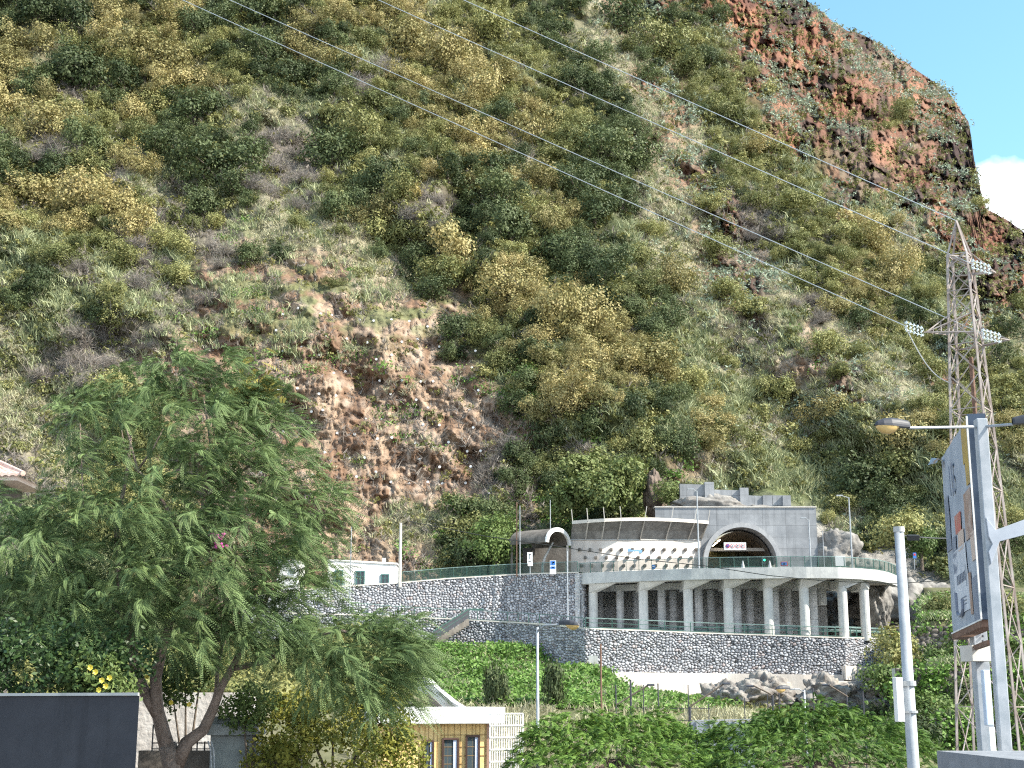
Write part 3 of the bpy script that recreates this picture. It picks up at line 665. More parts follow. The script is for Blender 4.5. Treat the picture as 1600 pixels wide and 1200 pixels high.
# ------------------------------------------------------------------ stone-faced retaining walls
def stone_wall(name, label, line, zbot, ztop, thick=.8, cell=.31, step=.062, bump=.17, group=None, tone=(1, 1, 1), seed=1, cop=True):
    """line: plan points (x, y, ztop, zbottom); irregular stones are modelled in relief on the face"""
    L = [Vector((p[0], p[1], 0)) for p in line]; seg = [0]
    for a, b in zip(L, L[1:]): seg.append(seg[-1] + (b - a).length)
    ns = int(seg[-1] / step); s = np.linspace(0, seg[-1], ns)
    x = np.interp(s, seg, [p[0] for p in line]); y = np.interp(s, seg, [p[1] for p in line]); zt = np.interp(s, seg, ztop); zb = np.interp(s, seg, zbot)
    H = (zt - zb).max(); nh = max(4, int(H / step)); t = np.linspace(0, 1, nh)
    z = zb[None] * (1 - t[:, None]) + zt[None] * t[:, None]; ss = np.repeat(s[None], nh, 0)
    dx = np.gradient(x, s); dy = np.gradient(y, s); ln = np.hypot(dx, dy); nx = dy / ln; ny = -dx / ln
    if ny.mean() > 0: nx, ny = -nx, -ny
    u = ss / cell + .35 * fbm(ss / .9, z / .9, seed + 5, 2); w = z / (cell * .8) + .35 * fbm(ss / .9 + 9, z / .9, seed + 6, 2)
    iu = np.floor(u); iw = np.floor(w); d1 = np.full(u.shape, 9.); d2 = np.full(u.shape, 9.); idn = np.zeros(u.shape)
    for a in (-1, 0, 1):
        for b in (-1, 0, 1):
            cx = iu + a; cy = iw + b; px = cx + .05 + .9 * hash2(cx, cy, seed); py = cy + .05 + .9 * hash2(cx, cy, seed + 1)
            d = np.hypot(u - px, w - py); idv = hash2(cx, cy, seed + 2)
            new = d < d1; d2 = np.where(new, d1, np.minimum(d2, d)); idn = np.where(new, idv, idn); d1 = np.where(new, d, d1)
    e = np.clip((d2 - d1) / .32, 0, 1); e = e * e * (3 - 2 * e)
    relief = bump * (e - .5) * (.7 + .6 * idn) + .02 * fbm(ss / .12, z / .12, seed + 9, 2) * e
    V = np.stack([x[None] + nx[None] * relief, y[None] + ny[None] * relief, z], -1)
    c = np.array
    base = mixc(c([.20, .21, .235]) * c(tone), c([.53, .54, .57]) * c(tone), idn)
    warm = np.clip((hash2(np.floor(idn * 997), idn * 0, 3) - .86) * 8, 0, 1); base = mixc(base, c([.50, .36, .31]) * c(tone), warm * .4)
    color = mixc(c([.075, .072, .072]), base, np.clip(e * 1.5 - .22, 0, 1))
    bx = x - nx * thick; by = y - ny * thick
    top = np.stack([bx, by, zt], -1)[None]; bot = np.stack([bx, by, zb], -1)[None]
    V = np.concatenate([bot, V[:1], V, V[-1:], top, bot], 0); colr = np.concatenate([color[:1], color[:1] , color, color[-1:], color[-1:] * 0 + .32, color[:1]], 0)
    idx = np.arange(V.shape[0] * ns).reshape(V.shape[0], ns)
    q = np.stack([idx[:-1, :-1], idx[:-1, 1:], idx[1:, 1:], idx[1:, :-1]], -1).reshape(-1, 4)
    mid = len(line) // 2; base0 = (line[0][0], line[0][1], min(zbot))
    root = T(name, label, 'wall', base0, group)
    np_mesh('stone_face', V.reshape(-1, 3), q, M['stone'], color=colr.reshape(-1, 3), parent=root, base=base0)
    e_ = MB()
    for k in (0, ns - 1):
        a = Vector((x[k], y[k], zb[k])); b = Vector((bx[k], by[k], zb[k])); a2 = Vector((x[k], y[k], zt[k])); b2 = Vector((bx[k], by[k], zt[k]))
        e_.add([a, b, b2, a2], [(0, 1, 2, 3)])
    e_.build('end_face', M['concrete'], root)
    if cop:
        m = MB(); k = max(1, ns // 60); ii = list(range(0, ns, k)) + [ns - 1]
        rows = [[], [], [], [], []]
        for i in ii:
            f = Vector((x[i] + nx[i] * .10, y[i] + ny[i] * .10, zt[i])); g = Vector((bx[i], by[i], zt[i]))
            for r, p, dz in zip(rows, (f, f, g, g, f), (0.01, .12, .12, .01, .01)): r.append(p + Vector((0, 0, dz)))
        m.sheet(rows); m.build('coping', M['concrete_light'], root)
    return root
def railing(name, label, pts, h=1.0, every=1.35, mesh=True, mid=False, mt='green_rail', group=None, rail_r=.035, pr=.035):
    pts = [Vector(p) for p in pts]; seg = [0]
    for a, b in zip(pts, pts[1:]): seg.append(seg[-1] + (b - a).length)
    def at(s): return Vector([float(np.interp(s, seg, [p[i] for p in pts])) for i in range(3)])
    root = T(name, label, 'railing', pts[0], group); n = max(1, round(seg[-1] / every)); up = Vector((0, 0, 1)); r = MB(); lo = MB(); pn = MB()
    for i in range(n):
        a, b = at(seg[-1] * i / n), at(seg[-1] * (i + 1) / n); r.bar(a + up * h, b + up * h, rail_r * 2)
        lo.bar(a + up * .10, b + up * .10, rail_r * 1.3)
        if mid: lo.bar(a + up * h * .55, b + up * h * .55, rail_r * 1.2)
        if mesh:
            d = (b - a) * .04; a2, b2 = a + d, b - d
            pn.add([a2 + up * .14, b2 + up * .14, b2 + up * (h - .06), a2 + up * (h - .06)], [(0, 1, 2, 3)])
    r.build('top_rail', M['pale_green_rail' if mt == 'green_rail' else mt], root); lo.build('lower_rail', M[mt], root)
    if mesh: pn.build('mesh_infill', M['infill'], root)
    p0 = MB().bar(pts[0], pts[0] + up * h, pr * 2).build('post', M[mt], root)
    for i in range(1, n + 1):
        o = p0.copy(); COL.objects.link(o); o.parent = root; o.location = at(seg[-1] * i / n) - pts[0]
    return root
def off(line, d):
    """shift a plan polyline away from the camera"""
    return [(p[0], p[1] + d) for p in line]

ZR = P(1200, 886, 133.2).z          # upper road level (top of the deck rim)
UP = [(380, 934, 137.0), (520, 918, 139.0), (620, 912, 141.0), (700, 905, 142.6), (790, 899.5, 143.4), (850, 897, 141.8), (905, 895.5, 139.6)]
LO = [(380, 955, 135.0), (560, 960, 137.0), (700, 966, 138.2), (790, 971, 137.8), (850, 975, 133.5), (915, 981, 129.2), (1000, 984, 131.0), (1080, 987.5, 132.6), (1137, 989.5, 133.5), (1200, 991.5, 133.6), (1256, 993.5, 133.6), (1320, 995.5, 134.2), (1350, 996, 136.0), (1405, 997.5, 140.0)]
def xyz(t): return P(*t)
up_pts = [xyz(t) for t in UP]; lo_pts = [xyz(t) for t in LO]
ZL = 6.75
stone_wall('retaining_wall', 'upper stone-faced retaining wall left of the gallery, below the white building', [(p.x, p.y) for p in up_pts], [5.2] * len(up_pts), [p.z for p in up_pts], seed=3)
corner = xyz((905, 895.5, 139.6))
stone_wall('retaining_wall', 'short stone return face turning the corner beside the first pillar', [(corner.x + .05, corner.y - .02), (corner.x + .75, corner.y + 1.6)], [5.2, 5.2], [corner.z - .02] * 2, thick=.5, seed=12, cop=False)
stone_wall('retaining_wall', 'long curved stone-faced retaining wall carrying the gallery pillars', [(p.x, p.y) for p in lo_pts], [Z(1056, p.y) - (1.5 if i < 5 else .6) for i, p in enumerate(lo_pts)], [p.z - .12 for p in lo_pts], seed=7)

# concrete footing under the long wall
def footing():
    root = T('concrete_footing', 'pale stained concrete footing under the long stone wall', 'footing', P(960, 1082, 129), None)
    pts = [(940, 129.4), (1000, 130.4), (1080, 132.0), (1137, 132.9), (1200, 133.0), (1256, 133.0), (1318, 133.5)]
    m = MB(); rows = [[], [], [], []]
    for px, Y in pts:
        t = P(px, 1050 + (px - 940) * .012, Y - .5); b = P(px, 1100, Y - .5)
        rows[0].append(Vector((t.x, t.y + 1.4, b.z))); rows[1].append(Vector((t.x, t.y + 1.4, t.z))); rows[2].append(t); rows[3].append(Vector((t.x, t.y, b.z)))
    m.sheet(rows)
    for k in (0, -1): m.add([r[k] for r in rows], [(0, 1, 2, 3)])
    m.build('base_slab', M['concrete_cream'], root)
    b2 = MB(); a = P(1321, 1040, 132.2); b = P(1376, 1042, 134.5)
    d = Vector((0, 1.6, 0)); zb = Z(1062, 132.4)
    lowa = Vector((a.x, a.y, zb)); lowb = Vector((b.x, b.y, zb - .3))
    b2.hexa([lowa, lowb, lowb + d, lowa + d, a, b, b + d, a + d]); b2.build('end_block', M['concrete_cream'], root)
    b3 = MB(); a = P(1310, 1064, 131.8); b = P(1345, 1064, 133); zb = Z(1090, 132.4)
    b3.hexa([Vector((a.x, a.y, zb)), Vector((b.x, b.y, zb)), Vector((b.x, b.y, zb)) + d, Vector((a.x, a.y, zb)) + d, a, b, b + d, a + d]); b3.build('step_block', M['concrete_cream'], root)
    p = MB().box(P(927, 1036, 127.8) - Vector((0, 0, 0)), (.8, .25, 1.3)); o = p.build('marker_plate', M['concrete'], None, tuple(P(927, 1036, 127.8))); 
    tag(o, 'small grey concrete panel standing against the foot of the stone wall', 'panel')
footing()

# roads
RIM = [(905, 139.9), (960, 137.6), (1020, 135.9), (1080, 134.7), (1140, 133.8), (1200, 133.3), (1260, 133.0), (1310, 133.3), (1345, 134.4), (1370, 136.0), (1388, 138.5), (1402, 142.5)]
rim = [Vector((X(px, 890, Y), Y, ZR)) for px, Y in RIM]
def roads():
    m = MB()
    fr = [Vector((p.x, p.y + .7, min(p.z, ZR) - .05)) for p in up_pts] + [Vector((p.x, p.y + .25, ZR - .06)) for p in rim[1:]]
    bk = [Vector((p.x, 152.5 if i < len(up_pts) else 158, p.z)) for i, p in enumerate(fr)]
    m.sheet([fr, bk]); o = m.build('upper_road', M['asphalt']); tag(o, kind='structure')
    m = MB(); f = [Vector((p.x, p.y + .3, p.z - .35)) for p in lo_pts]; b = [Vector((p.x, 151.5, p.z - .30)) for p in lo_pts]
    m.sheet([f, b]); o = m.build('lower_road', M['concrete']); tag(o, kind='structure')
roads()

# the gallery: curved deck on pillars
def gallery():
    root = T('tunnel_gallery', 'curved concrete road deck on round pillars in front of the tunnel', 'viaduct', (rim[4].x, rim[4].y, ZL))
    m = MB(); n = len(rim); dn = 1.05
    def inset(i, d):
        a = rim[max(0, i - 1)]; b = rim[min(n - 1, i + 1)]; t = (b - a).normalized(); nn = Vector((-t.y, t.x, 0)); 
        if nn.y < 0: nn = -nn
        return rim[i] + nn * d
    rows = [[inset(i, .5) for i in range(n)], [rim[i].copy() for i in range(n)], [rim[i] - Vector((0, 0, dn)) for i in range(n)],
            [inset(i, .55) - Vector((0, 0, dn + .05)) for i in range(n)], [inset(i, .6) - Vector((0, 0, .55)) for i in range(n)]]
    # smooth the curve
    def fine(r):
        out = []
        for a, b in zip(r, r[1:]): out += [a.lerp(b, k / 6) for k in range(6)]
        return out + [r[-1]]
    rows = [fine(r) for r in rows]; m.sheet(rows); m.build('fascia', M['concrete'], root, smooth=False)
    s = MB(); s.sheet([[inset(i, .4) - Vector((0, 0, .75)) for i in range(n)], [Vector((rim[i].x, max(150.2, rim[i].y + 4), ZR - .9)) for i in range(n)]]); s.build('deck_soffit', M['concrete_light'], root)
    FRONT = [(927, 988), (1005.5, 988), (1075.5, 988), (1138, 990), (1201, 992), (1257, 994), (1317, 996), (1351, 984)]
    MIDR = [(969, 0), (1034, 0), (1092, 0), (1152, 0), (1211, 0), (1271, 0)]
    BACK = [(937, 0), (994, 0), (1052, 0), (1111, 0), (1172, 0), (1231, 0)]
    def ry(px): return float(np.interp(px, [r[0] for r in RIM], [r[1] for r in RIM]))
    for k, (px, _) in enumerate(FRONT):
        Y = ry(px) + 1.5; x = X(px, 950, Y); p = MB().tube([(x, Y, ZL - .9), (x, Y, ZR - 1.75)], .46, 20); p.build('pillar', M['pillar'], root, smooth=False)
        # cantilever bracket: rises from the pillar head to the rim
        b = MB(); w = .38; f = Y - 1.35; zt = ZR - .95
        prof = [(f, zt), (f, zt - .18), (Y - .35, ZR - 1.75), (Y + 3.6, ZR - 1.75), (Y + 3.6, zt)]
        sk = .55
        sx_ = 2.3 if k < 7 else 1.2; zt = ZR - 1.02; zp = ZR - 1.85; fy = ry(px + 34) + .35
        lo4 = [Vector((x - .42, Y - .42, zp)), Vector((x + .42, Y - .42, zp)), Vector((x + .42, Y + 3.6, zp)), Vector((x - .42, Y + 3.6, zp))]
        hi4 = [Vector((x - .42, Y - 1.1, zt)), Vector((x + sx_, fy, zt)), Vector((x + .6, Y + 3.6, zt)), Vector((x - .42, Y + 3.6, zt))]
        b.hexa(lo4 + hi4); b.build('bracket', M['pillar'], root)
    bm = MB()
    for k, (px, _) in enumerate(MIDR):
        Y = ry(px) + 5.2; x = X(px, 950, Y); MB().tube([(x, Y, ZL - .9), (x, Y, ZR - 1.5)], .40, 18).build('pillar', M['inner'], root)
    for k, (px, _) in enumerate(BACK):
        Y = ry(px) + 9.0; x = X(px, 950, Y); MB().tube([(x, Y, ZL - .9), (x, Y, ZR - 1.4)], .38, 18).build('pillar', M['inner'], root)
    g = MB()
    a = [Vector((rim[i].x, rim[i].y + 5.2, ZR - 1.25)) for i in range(0, 9)]
    for p, q in zip(a, a[1:]): g.bar(p, q, .7, .6)
    g.build('cross_beam', M['concrete'], root)
    w = MB(); xa = X(905, 950, 150.4); xb = X(1292, 950, 150.4)
    w.box(((xa + xb) / 2, 150.6, (ZL + ZR) / 2 - 1.6), (xb - xa, .5, ZR - ZL - 2.0)); w.build('back_wall', M['inner'], root)
    w = MB(); w.box(((xa + xb) / 2, 150.9, ZR - 1.75), (xb - xa, .5, 1.9)); w.build('recess_band', M['concrete'], root)
    st = MB(); a = P(1283, 925, 140); st.tube([(a.x, a.y, ZR - 3.1), (a.x, a.y, ZR - 1.0)], .5, 14); st.build('hanging_drum', M['concrete'], root)
gallery()
railing('deck_railing', 'green mesh railing along the curved edge of the upper road deck', [Vector((p.x, p.y + .22, ZR)) for p in rim], 1.0, 1.32)
railing('road_railing', 'green mesh railing on top of the upper stone wall by the white building', [Vector((p.x, p.y + .2, p.z + .1)) for p in [xyz((628, 911.5, 141.2)), xyz((700, 905, 142.6)), xyz((790, 899.5, 143.4)), xyz((850, 897, 141.8)), xyz((903, 895.5, 139.8))]], 1.05, 1.3)
railing('path_railing', 'horizontal green rails along the lower road beneath the gallery', [Vector((p.x, p.y + .15, p.z - .02)) for p in lo_pts[5:]], .92, 2.6, mesh=False, mid=True, rail_r=.04)
railing('path_railing', 'low green railing crossing the stone wall toward the steps', [Vector((p.x, p.y + .15, p.z - .05)) for p in [xyz((548, 956, 136.6)), xyz((620, 962, 137.4)), xyz((700, 966, 138.2)), xyz((790, 971, 137.8)), xyz((850, 975, 133.6)), xyz((912, 981, 129.4))]], .95, 1.5, mesh=False, mid=False, rail_r=.035)
# inner guard rails of the lower road and the vehicles' edge rail
def guard():
    root = T('guard_rail', 'dark steel guard rail standing behind the gallery pillars', 'guard rail', (X(930, 985, 143), 143, ZL - .4)); m = MB(); pts = [Vector((X(px, 985, Y), Y, ZL)) for px, Y in ((925, 143), (1080, 139.2), (1200, 138.4), (1310, 138.4), (1400, 143.5))]
    for a, b in zip(pts, pts[1:]):
        for h in (.25, .55): m.bar(a + Vector((0, 0, h)), b + Vector((0, 0, h)), .05, .16)
    m.build('rail_beam', M['pale_green_rail'], root)
    for i in range(24):
        a = pts[0].lerp(pts[1], 0); s = i / 23 * 4; k = min(3, int(s)); q = pts[k].lerp(pts[k + 1], s - k)
        MB().bar(q - Vector((0, 0, .3)), q + Vector((0, 0, .62)), .12).build('post', M['green_rail'], root)
guard()

# tunnel portal
PY = 152.0; XC = X(1158, 880, PY); ZC = ZR + 2.1; AX, AZ = 4.15, 4.3
def arch(a, z, th): return Vector((XC + a * math.cos(th), 0, ZC + z * math.sin(th)))
M['ring'] = mat('arch_concrete', (0.44, 0.44, 0.44), (0.33, 0.33, 0.34), 0.85, 1.0, 0.15, streak=0.5)
M['concrete_grey'] = mat('portal_concrete', (0.35, 0.36, 0.375), (0.24, 0.25, 0.265), 0.85, 0.5, 0.15, streak=0.6, joints=(2.5, 1.25))
def portal():
    root = T('tunnel_portal', 'grey concrete tunnel portal with an arched mouth and dark bore', 'tunnel', (XC, PY, ZR))
    zt = Z(793, PY); xl = X(1024, 820, PY); xr = X(1275, 800, PY); zb = ZR - .3
    m = MB(); th = [math.pi * k / 40 for k in range(41)]; outer = []
    for t in th:
        p = arch(AX, AZ, t); outer.append(p)
    fr = []; bk = []; N = 40
    xs = [xl] + [p.x for p in reversed(outer)] + [xr]
    def lowz(x):
        k = (x - XC) / AX
        return ZC + AZ * math.sqrt(max(0, 1 - k * k)) if abs(k) < 1 else zb
    dep = 1.2
    cols = [(xl, zb), (XC - AX, zb)] + [(p.x, p.z) for p in reversed(outer)] + [(XC + AX, zb)]
    cols += [(xr - .9, zb)]
    f0 = [Vector((x, PY, z)) for x, z in cols]; f1 = [Vector((x, PY, zt)) for x, z in cols]
    m.sheet([f0, f1]); m.sheet([f1, [p + Vector((0, dep, 0)) for p in f1]])
    # right hand wing panel, chamfered at its foot
    q = [Vector((xr - .9, PY, zb)), Vector((xr - .45, PY, zb)), Vector((xr, PY, ZR + 3.2)), Vector((xr, PY, zt)), Vector((xr - .9, PY, zt))]
    m.prism(q, (0, dep, 0))
    m.build('portal_wall', M['concrete_grey'], root)
    c = MB(); c.box(((xl + xr) / 2, PY + dep / 2 - .05, zt + .06), (xr - xl + .1, dep + .1, .12)); c.build('parapet_cap', M['concrete_light'], root)
    # arch ring standing proud
    r = MB(); rows = [[], [], [], []]
    for t in th:
        i = arch(AX - .45, AZ - .45, t); o = arch(AX + .05, AZ + .05, t)
        rows[0].append(Vector((o.x, PY - .02, o.z))); rows[1].append(Vector((o.x, PY - 1.0, o.z))); rows[2].append(Vector((i.x, PY - 1.0, i.z))); rows[3].append(Vector((i.x, PY + 3, i.z)))
    r.sheet(rows)
    for s in (-1, 1):
        r.box((XC + s * (AX - .2), PY - .3, (ZC + zb) / 2), (.46, 1.4, ZC - zb))
    r.build('arch_ring', M['ring'], root)
    b = MB(); rr = []
    for y in (PY + 1.0, PY + 12, PY + 40): rr.append([Vector((arch(AX - .66, AZ - .66, t).x, y, arch(AX - .66, AZ - .66, t).z)) for t in th])
    b.sheet(rr); rr[-1]; b.add([p for p in rr[-1]], [tuple(range(len(th)))]); 
    for s in (-1, 1):
        x = XC + s * (AX - .66); b.add([(x, PY + .9, zb), (x, PY + 40, zb), (x, PY + 40, ZC), (x, PY + .9, ZC)], [(0, 1, 2, 3)])
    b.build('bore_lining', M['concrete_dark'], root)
    f = MB(); f.add([(XC - AX, PY - .5, ZR + .01), (XC + AX, PY - .5, ZR + .01), (XC + AX, PY + 40, ZR + .01), (XC - AX, PY + 40, ZR + .01)], [(0, 1, 2, 3)]); f.build('roadway', M['asphalt'], root)
    be = MB(); be.box((XC, PY + 3.0, Z(859, PY + 3)), (2 * (AX - .62), .5, .34)); be.build('cross_beam', M['concrete_light'], root)
    lampm = flat('tunnel_lamp_light', (1.0, .78, .50), .5, emit=7)
    hous = flat('tunnel_lamp_case', (.3, .3, .3))
    for k in range(14):      # lamps run deeper along the left of the crown
        y = PY + 2.5 + k * 2.4; t = math.radians(126); q = arch(AX - .85, AZ - .85, t)
        l = MB().box((q.x, y, q.z), (.16, 1.5, .07)).build('tunnel_lamp', lampm, root)
    pr = Z(842, PY + 36)
    # stepped crest wall above
portal()
def crest():
    root = T('crest_wall', 'stepped grey block wall on the rock above the tunnel portal', 'wall', P(1145, 790, 156))
    for a, b, t, bt, Y in [(1062, 1101, 756, 772, 157), (1101, 1116, 753, 775, 156.6), (1116, 1156, 765, 780, 156.8), (1156, 1170, 762, 786, 156.4), (1170, 1192, 774, 788, 156.4), (1192, 1207, 774, 790, 156.2), (1207, 1223, 774, 790, 156.2), (1223, 1236, 774, 792, 155.8)]:
        A = P(a, t, Y); B = P(b - .6, t + (1 if a in (1062, 1116, 1170) else 0), Y); z0 = Z(bt + 4, Y) - .2
        MB().hexa([(A.x, Y, z0), (B.x, Y, z0), (B.x, Y + .7, z0), (A.x, Y + .7, z0), (A.x, Y, A.z), (B.x, Y, B.z), (B.x, Y + .7, B.z), (A.x, Y + .7, A.z)]).build('wall_block', M['concrete_grey'], root)
    # a strip of lean slab behind the portal
crest()
def rock(name, label, c, r, mt='rock', seed=0, cat='rock', group=None, amp=.35, n=48):
    """boulder: a lumpy closed shell"""
    th = np.linspace(0, math.pi, n); ph = np.linspace(0, 2 * math.pi, int(n * 1.6), endpoint=False); T_, Ph = np.meshgrid(th, ph, indexing='ij')
    n = n + 0; d = np.stack([np.sin(T_) * np.cos(Ph), np.sin(T_) * np.sin(Ph), np.cos(T_)], -1).reshape(-1, 3)
    k = np.array([1 + amp * (mnoise.fractal(Vector(q * 1.3) + Vector((seed * 7.1, 0, 0)), 1.0, 2.0, 4) + .6 * abs(mnoise.noise(Vector(q * 3.1) + Vector((0, seed * 3.3, 0)))) - .35 * abs(mnoise.noise(Vector(q * 6.3) + Vector((seed * 1.3, 0, 0)))) + .10 * mnoise.noise(Vector(q * 15)) - .1) for q in d])
    V = d * k[:, None] * np.array(r); idx = np.arange(n * len(ph)).reshape(n, len(ph)); j = np.roll(idx, -1, 1)
    q = np.stack([idx[:-1], idx[1:], j[1:], j[:-1]], -1).reshape(-1, 4)
    o = np_mesh(name, V, q, M[mt], loc=tuple(c)); tag(o, label, cat, group); return o
rock('rock_shelf', 'grey sprayed rock between the stepped wall and the portal top', P(1112, 798, 157.2), (5.2, 2.0, 1.7), 'shotcrete', 1)
rock('rock_shelf', 'small grey rock hump under the right end of the stepped wall', P(1188, 804, 157.2), (3.6, 1.6, 1.1), 'shotcrete', 11)
rock('sprayed_rock', 'pale rough sprayed-concrete rock right of the tunnel portal', P(1306, 866, 153), (2.6, 2.2, 2.9), 'shotcrete', 2)
rock('sprayed_rock', 'big grey sprayed-concrete rock face at the right end of the gallery', P(1436, 966, 151), (6.6, 3.0, 3.7), 'shotcrete', 3, amp=.45)
rock('sprayed_rock', 'lit knob of sprayed rock beside the last gallery pillar', P(1366, 950, 146), (1.5, 2.4, 3.6), 'shotcrete', 4)
rock('rock_outcrop', 'tall brown rock fin between vines above the left end of the portal', P(1024, 776, 161.5), (1.3, 1.5, 2.8), 'brown_rock', 9, amp=.28)

# curved wing wall with a leaning visor
def wing():
    root = T('wing_wall', 'curved concrete wing wall with dark leaning visor beside the tunnel mouth', 'wall', P(960, 893, 146))
    base = [(892, 146.6), (915, 145.6), (940, 145.2), (965, 145.4), (1000, 146.8), (1040, 149), (1075, 151), (1096, 152.1)]
    bp = []
    for a, b in zip(base, base[1:]): bp += [(a[0] + (b[0] - a[0]) * k / 4, a[1] + (b[1] - a[1]) * k / 4) for k in range(4)]
    bp.append(base[-1]); m = MB(); lo_ = []; hi = []; lip = []; lip2 = []; bk = []
    for px, Y in bp:
        zt = Z(843.5, Y); f = (px - 892) / 204
        tpx = px + 3; tpy = 818 - 5 * math.sin(math.pi * f)
        Yt = Y - 1.7; a = Vector((X(px, 870, Y), Y, ZR - .3)); b = Vector((X(px, 845, Y), Y, zt)); t = P(min(tpx + (8 * f), 1106), tpy, Yt)
        lo_.append(a); hi.append(b); lip.append(t); lip2.append(t + Vector((0, .35, .26))); bk.append(b + Vector((0, .6, .4)))
    m.sheet([lo_, hi]); m.build('wall_face', M['concrete_cream'], root)
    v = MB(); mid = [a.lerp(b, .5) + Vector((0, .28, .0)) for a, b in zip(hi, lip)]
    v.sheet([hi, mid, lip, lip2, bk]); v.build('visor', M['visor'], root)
    l = MB()
    for a, b in zip(lip, lip[1:]): l.bar(a + Vector((0, .1, .12)), b + Vector((0, .1, .12)), .3, .34)
    l.build('visor_lip', M['concrete_light'], root)
    rb = MB()
    for i in range(4, len(hi), 4): rb.bar(hi[i] + Vector((0, -.06, 0)), lip[i] + Vector((0, -.05, 0)), .09, .12)
    rb.build('visor_rib', M['concrete_light'], root)
    j = MB()
    for a, b in zip(hi, hi[1:]): j.bar(a + Vector((0, -.04, 0)), b + Vector((0, -.04, 0)), .1, .08)
    j.build('visor_seam', M['concrete'], root)
    # projecting anchor heads in three rows
    xs = [p.x for p in lo_]; ys = [p.y for p in lo_]
    for row, (py, p0) in enumerate([(859, 905), (871.5, 914), (884, 908)]):
        k = 0; px = p0 
        while px < 1088:
            Y = float(np.interp(px, [b[0] for b in bp], [b[1] for b in bp])); q = P(px, py, Y)
            MB().box((q.x, q.y - .2, q.z), (.26, .5, .26)).build('anchor_head', M['concrete_dark'], root); px += 16.6
    for i in range(0, len(lip), 4):
        a = lip[i]; 
        MB().bar(a, a + Vector((.25 if i > 14 else -.12, -.1, 1.45)), .07).build('fence_stake', M['concrete_light'], root)
wing()
def canopy():
    c0 = P(871, 880, 144.5); base = Vector((c0.x, c0.y, ZR)); root = T('arched_canopy', 'old barrel-roofed concrete canopy with white arched front', 'canopy', base)
    ax = Vector((-.80, .60, 0)); w = Vector((.60, .80, 0)); W = 2.15; ctr = P(871, 850, 144.5)
    zs = Z(850, 144.5); H = Z(825.5, 144.5) - zs; L = 4.6; n = 24
    def ar(r, hh, s): return [ctr * 1 + w * (-math.cos(math.pi * k / n) * r) + ax * s + Vector((0, 0, math.sin(math.pi * k / n) * hh)) for k in range(n + 1)]
    o0 = ar(W, H, 0); i0 = ar(W - .28, H - .28, 0); o1 = ar(W, H, L); i1 = ar(W - .28, H - .28, L)
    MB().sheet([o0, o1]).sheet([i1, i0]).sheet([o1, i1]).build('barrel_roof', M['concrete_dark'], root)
    f = MB(); f.sheet([ar(W + .06, H + .06, .0), ar(W + .06, H + .06, -.22), ar(W - .34, H - .34, -.22), ar(W - .34, H - .34, .0)]); f.build('front_arch', M['white'], root)
    for s, r in ((0, W - .2), (0, -W + .2), (L - .3, W - .2), (L - .3, -W + .2)):
        q = ctr + w * r + ax * (s + .1)
        if r < 0 and s == 0: continue
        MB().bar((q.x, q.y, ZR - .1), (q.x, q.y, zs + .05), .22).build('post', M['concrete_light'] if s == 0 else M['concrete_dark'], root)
    br = MB(); q = ctr + w * .4 + ax * 2.2; br.tube([(q.x, q.y, ZR), (q.x, q.y, ZR + 1.3), (q.x + .25, q.y, ZR + 2.2), (q.x + 1.1, q.y, zs + .35)], [.16, .16, .13, .1], 8); br.build('curved_strut', M['concrete'], root)
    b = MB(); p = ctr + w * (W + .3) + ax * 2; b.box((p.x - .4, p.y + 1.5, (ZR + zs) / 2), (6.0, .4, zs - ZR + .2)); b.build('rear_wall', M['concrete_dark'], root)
canopy()

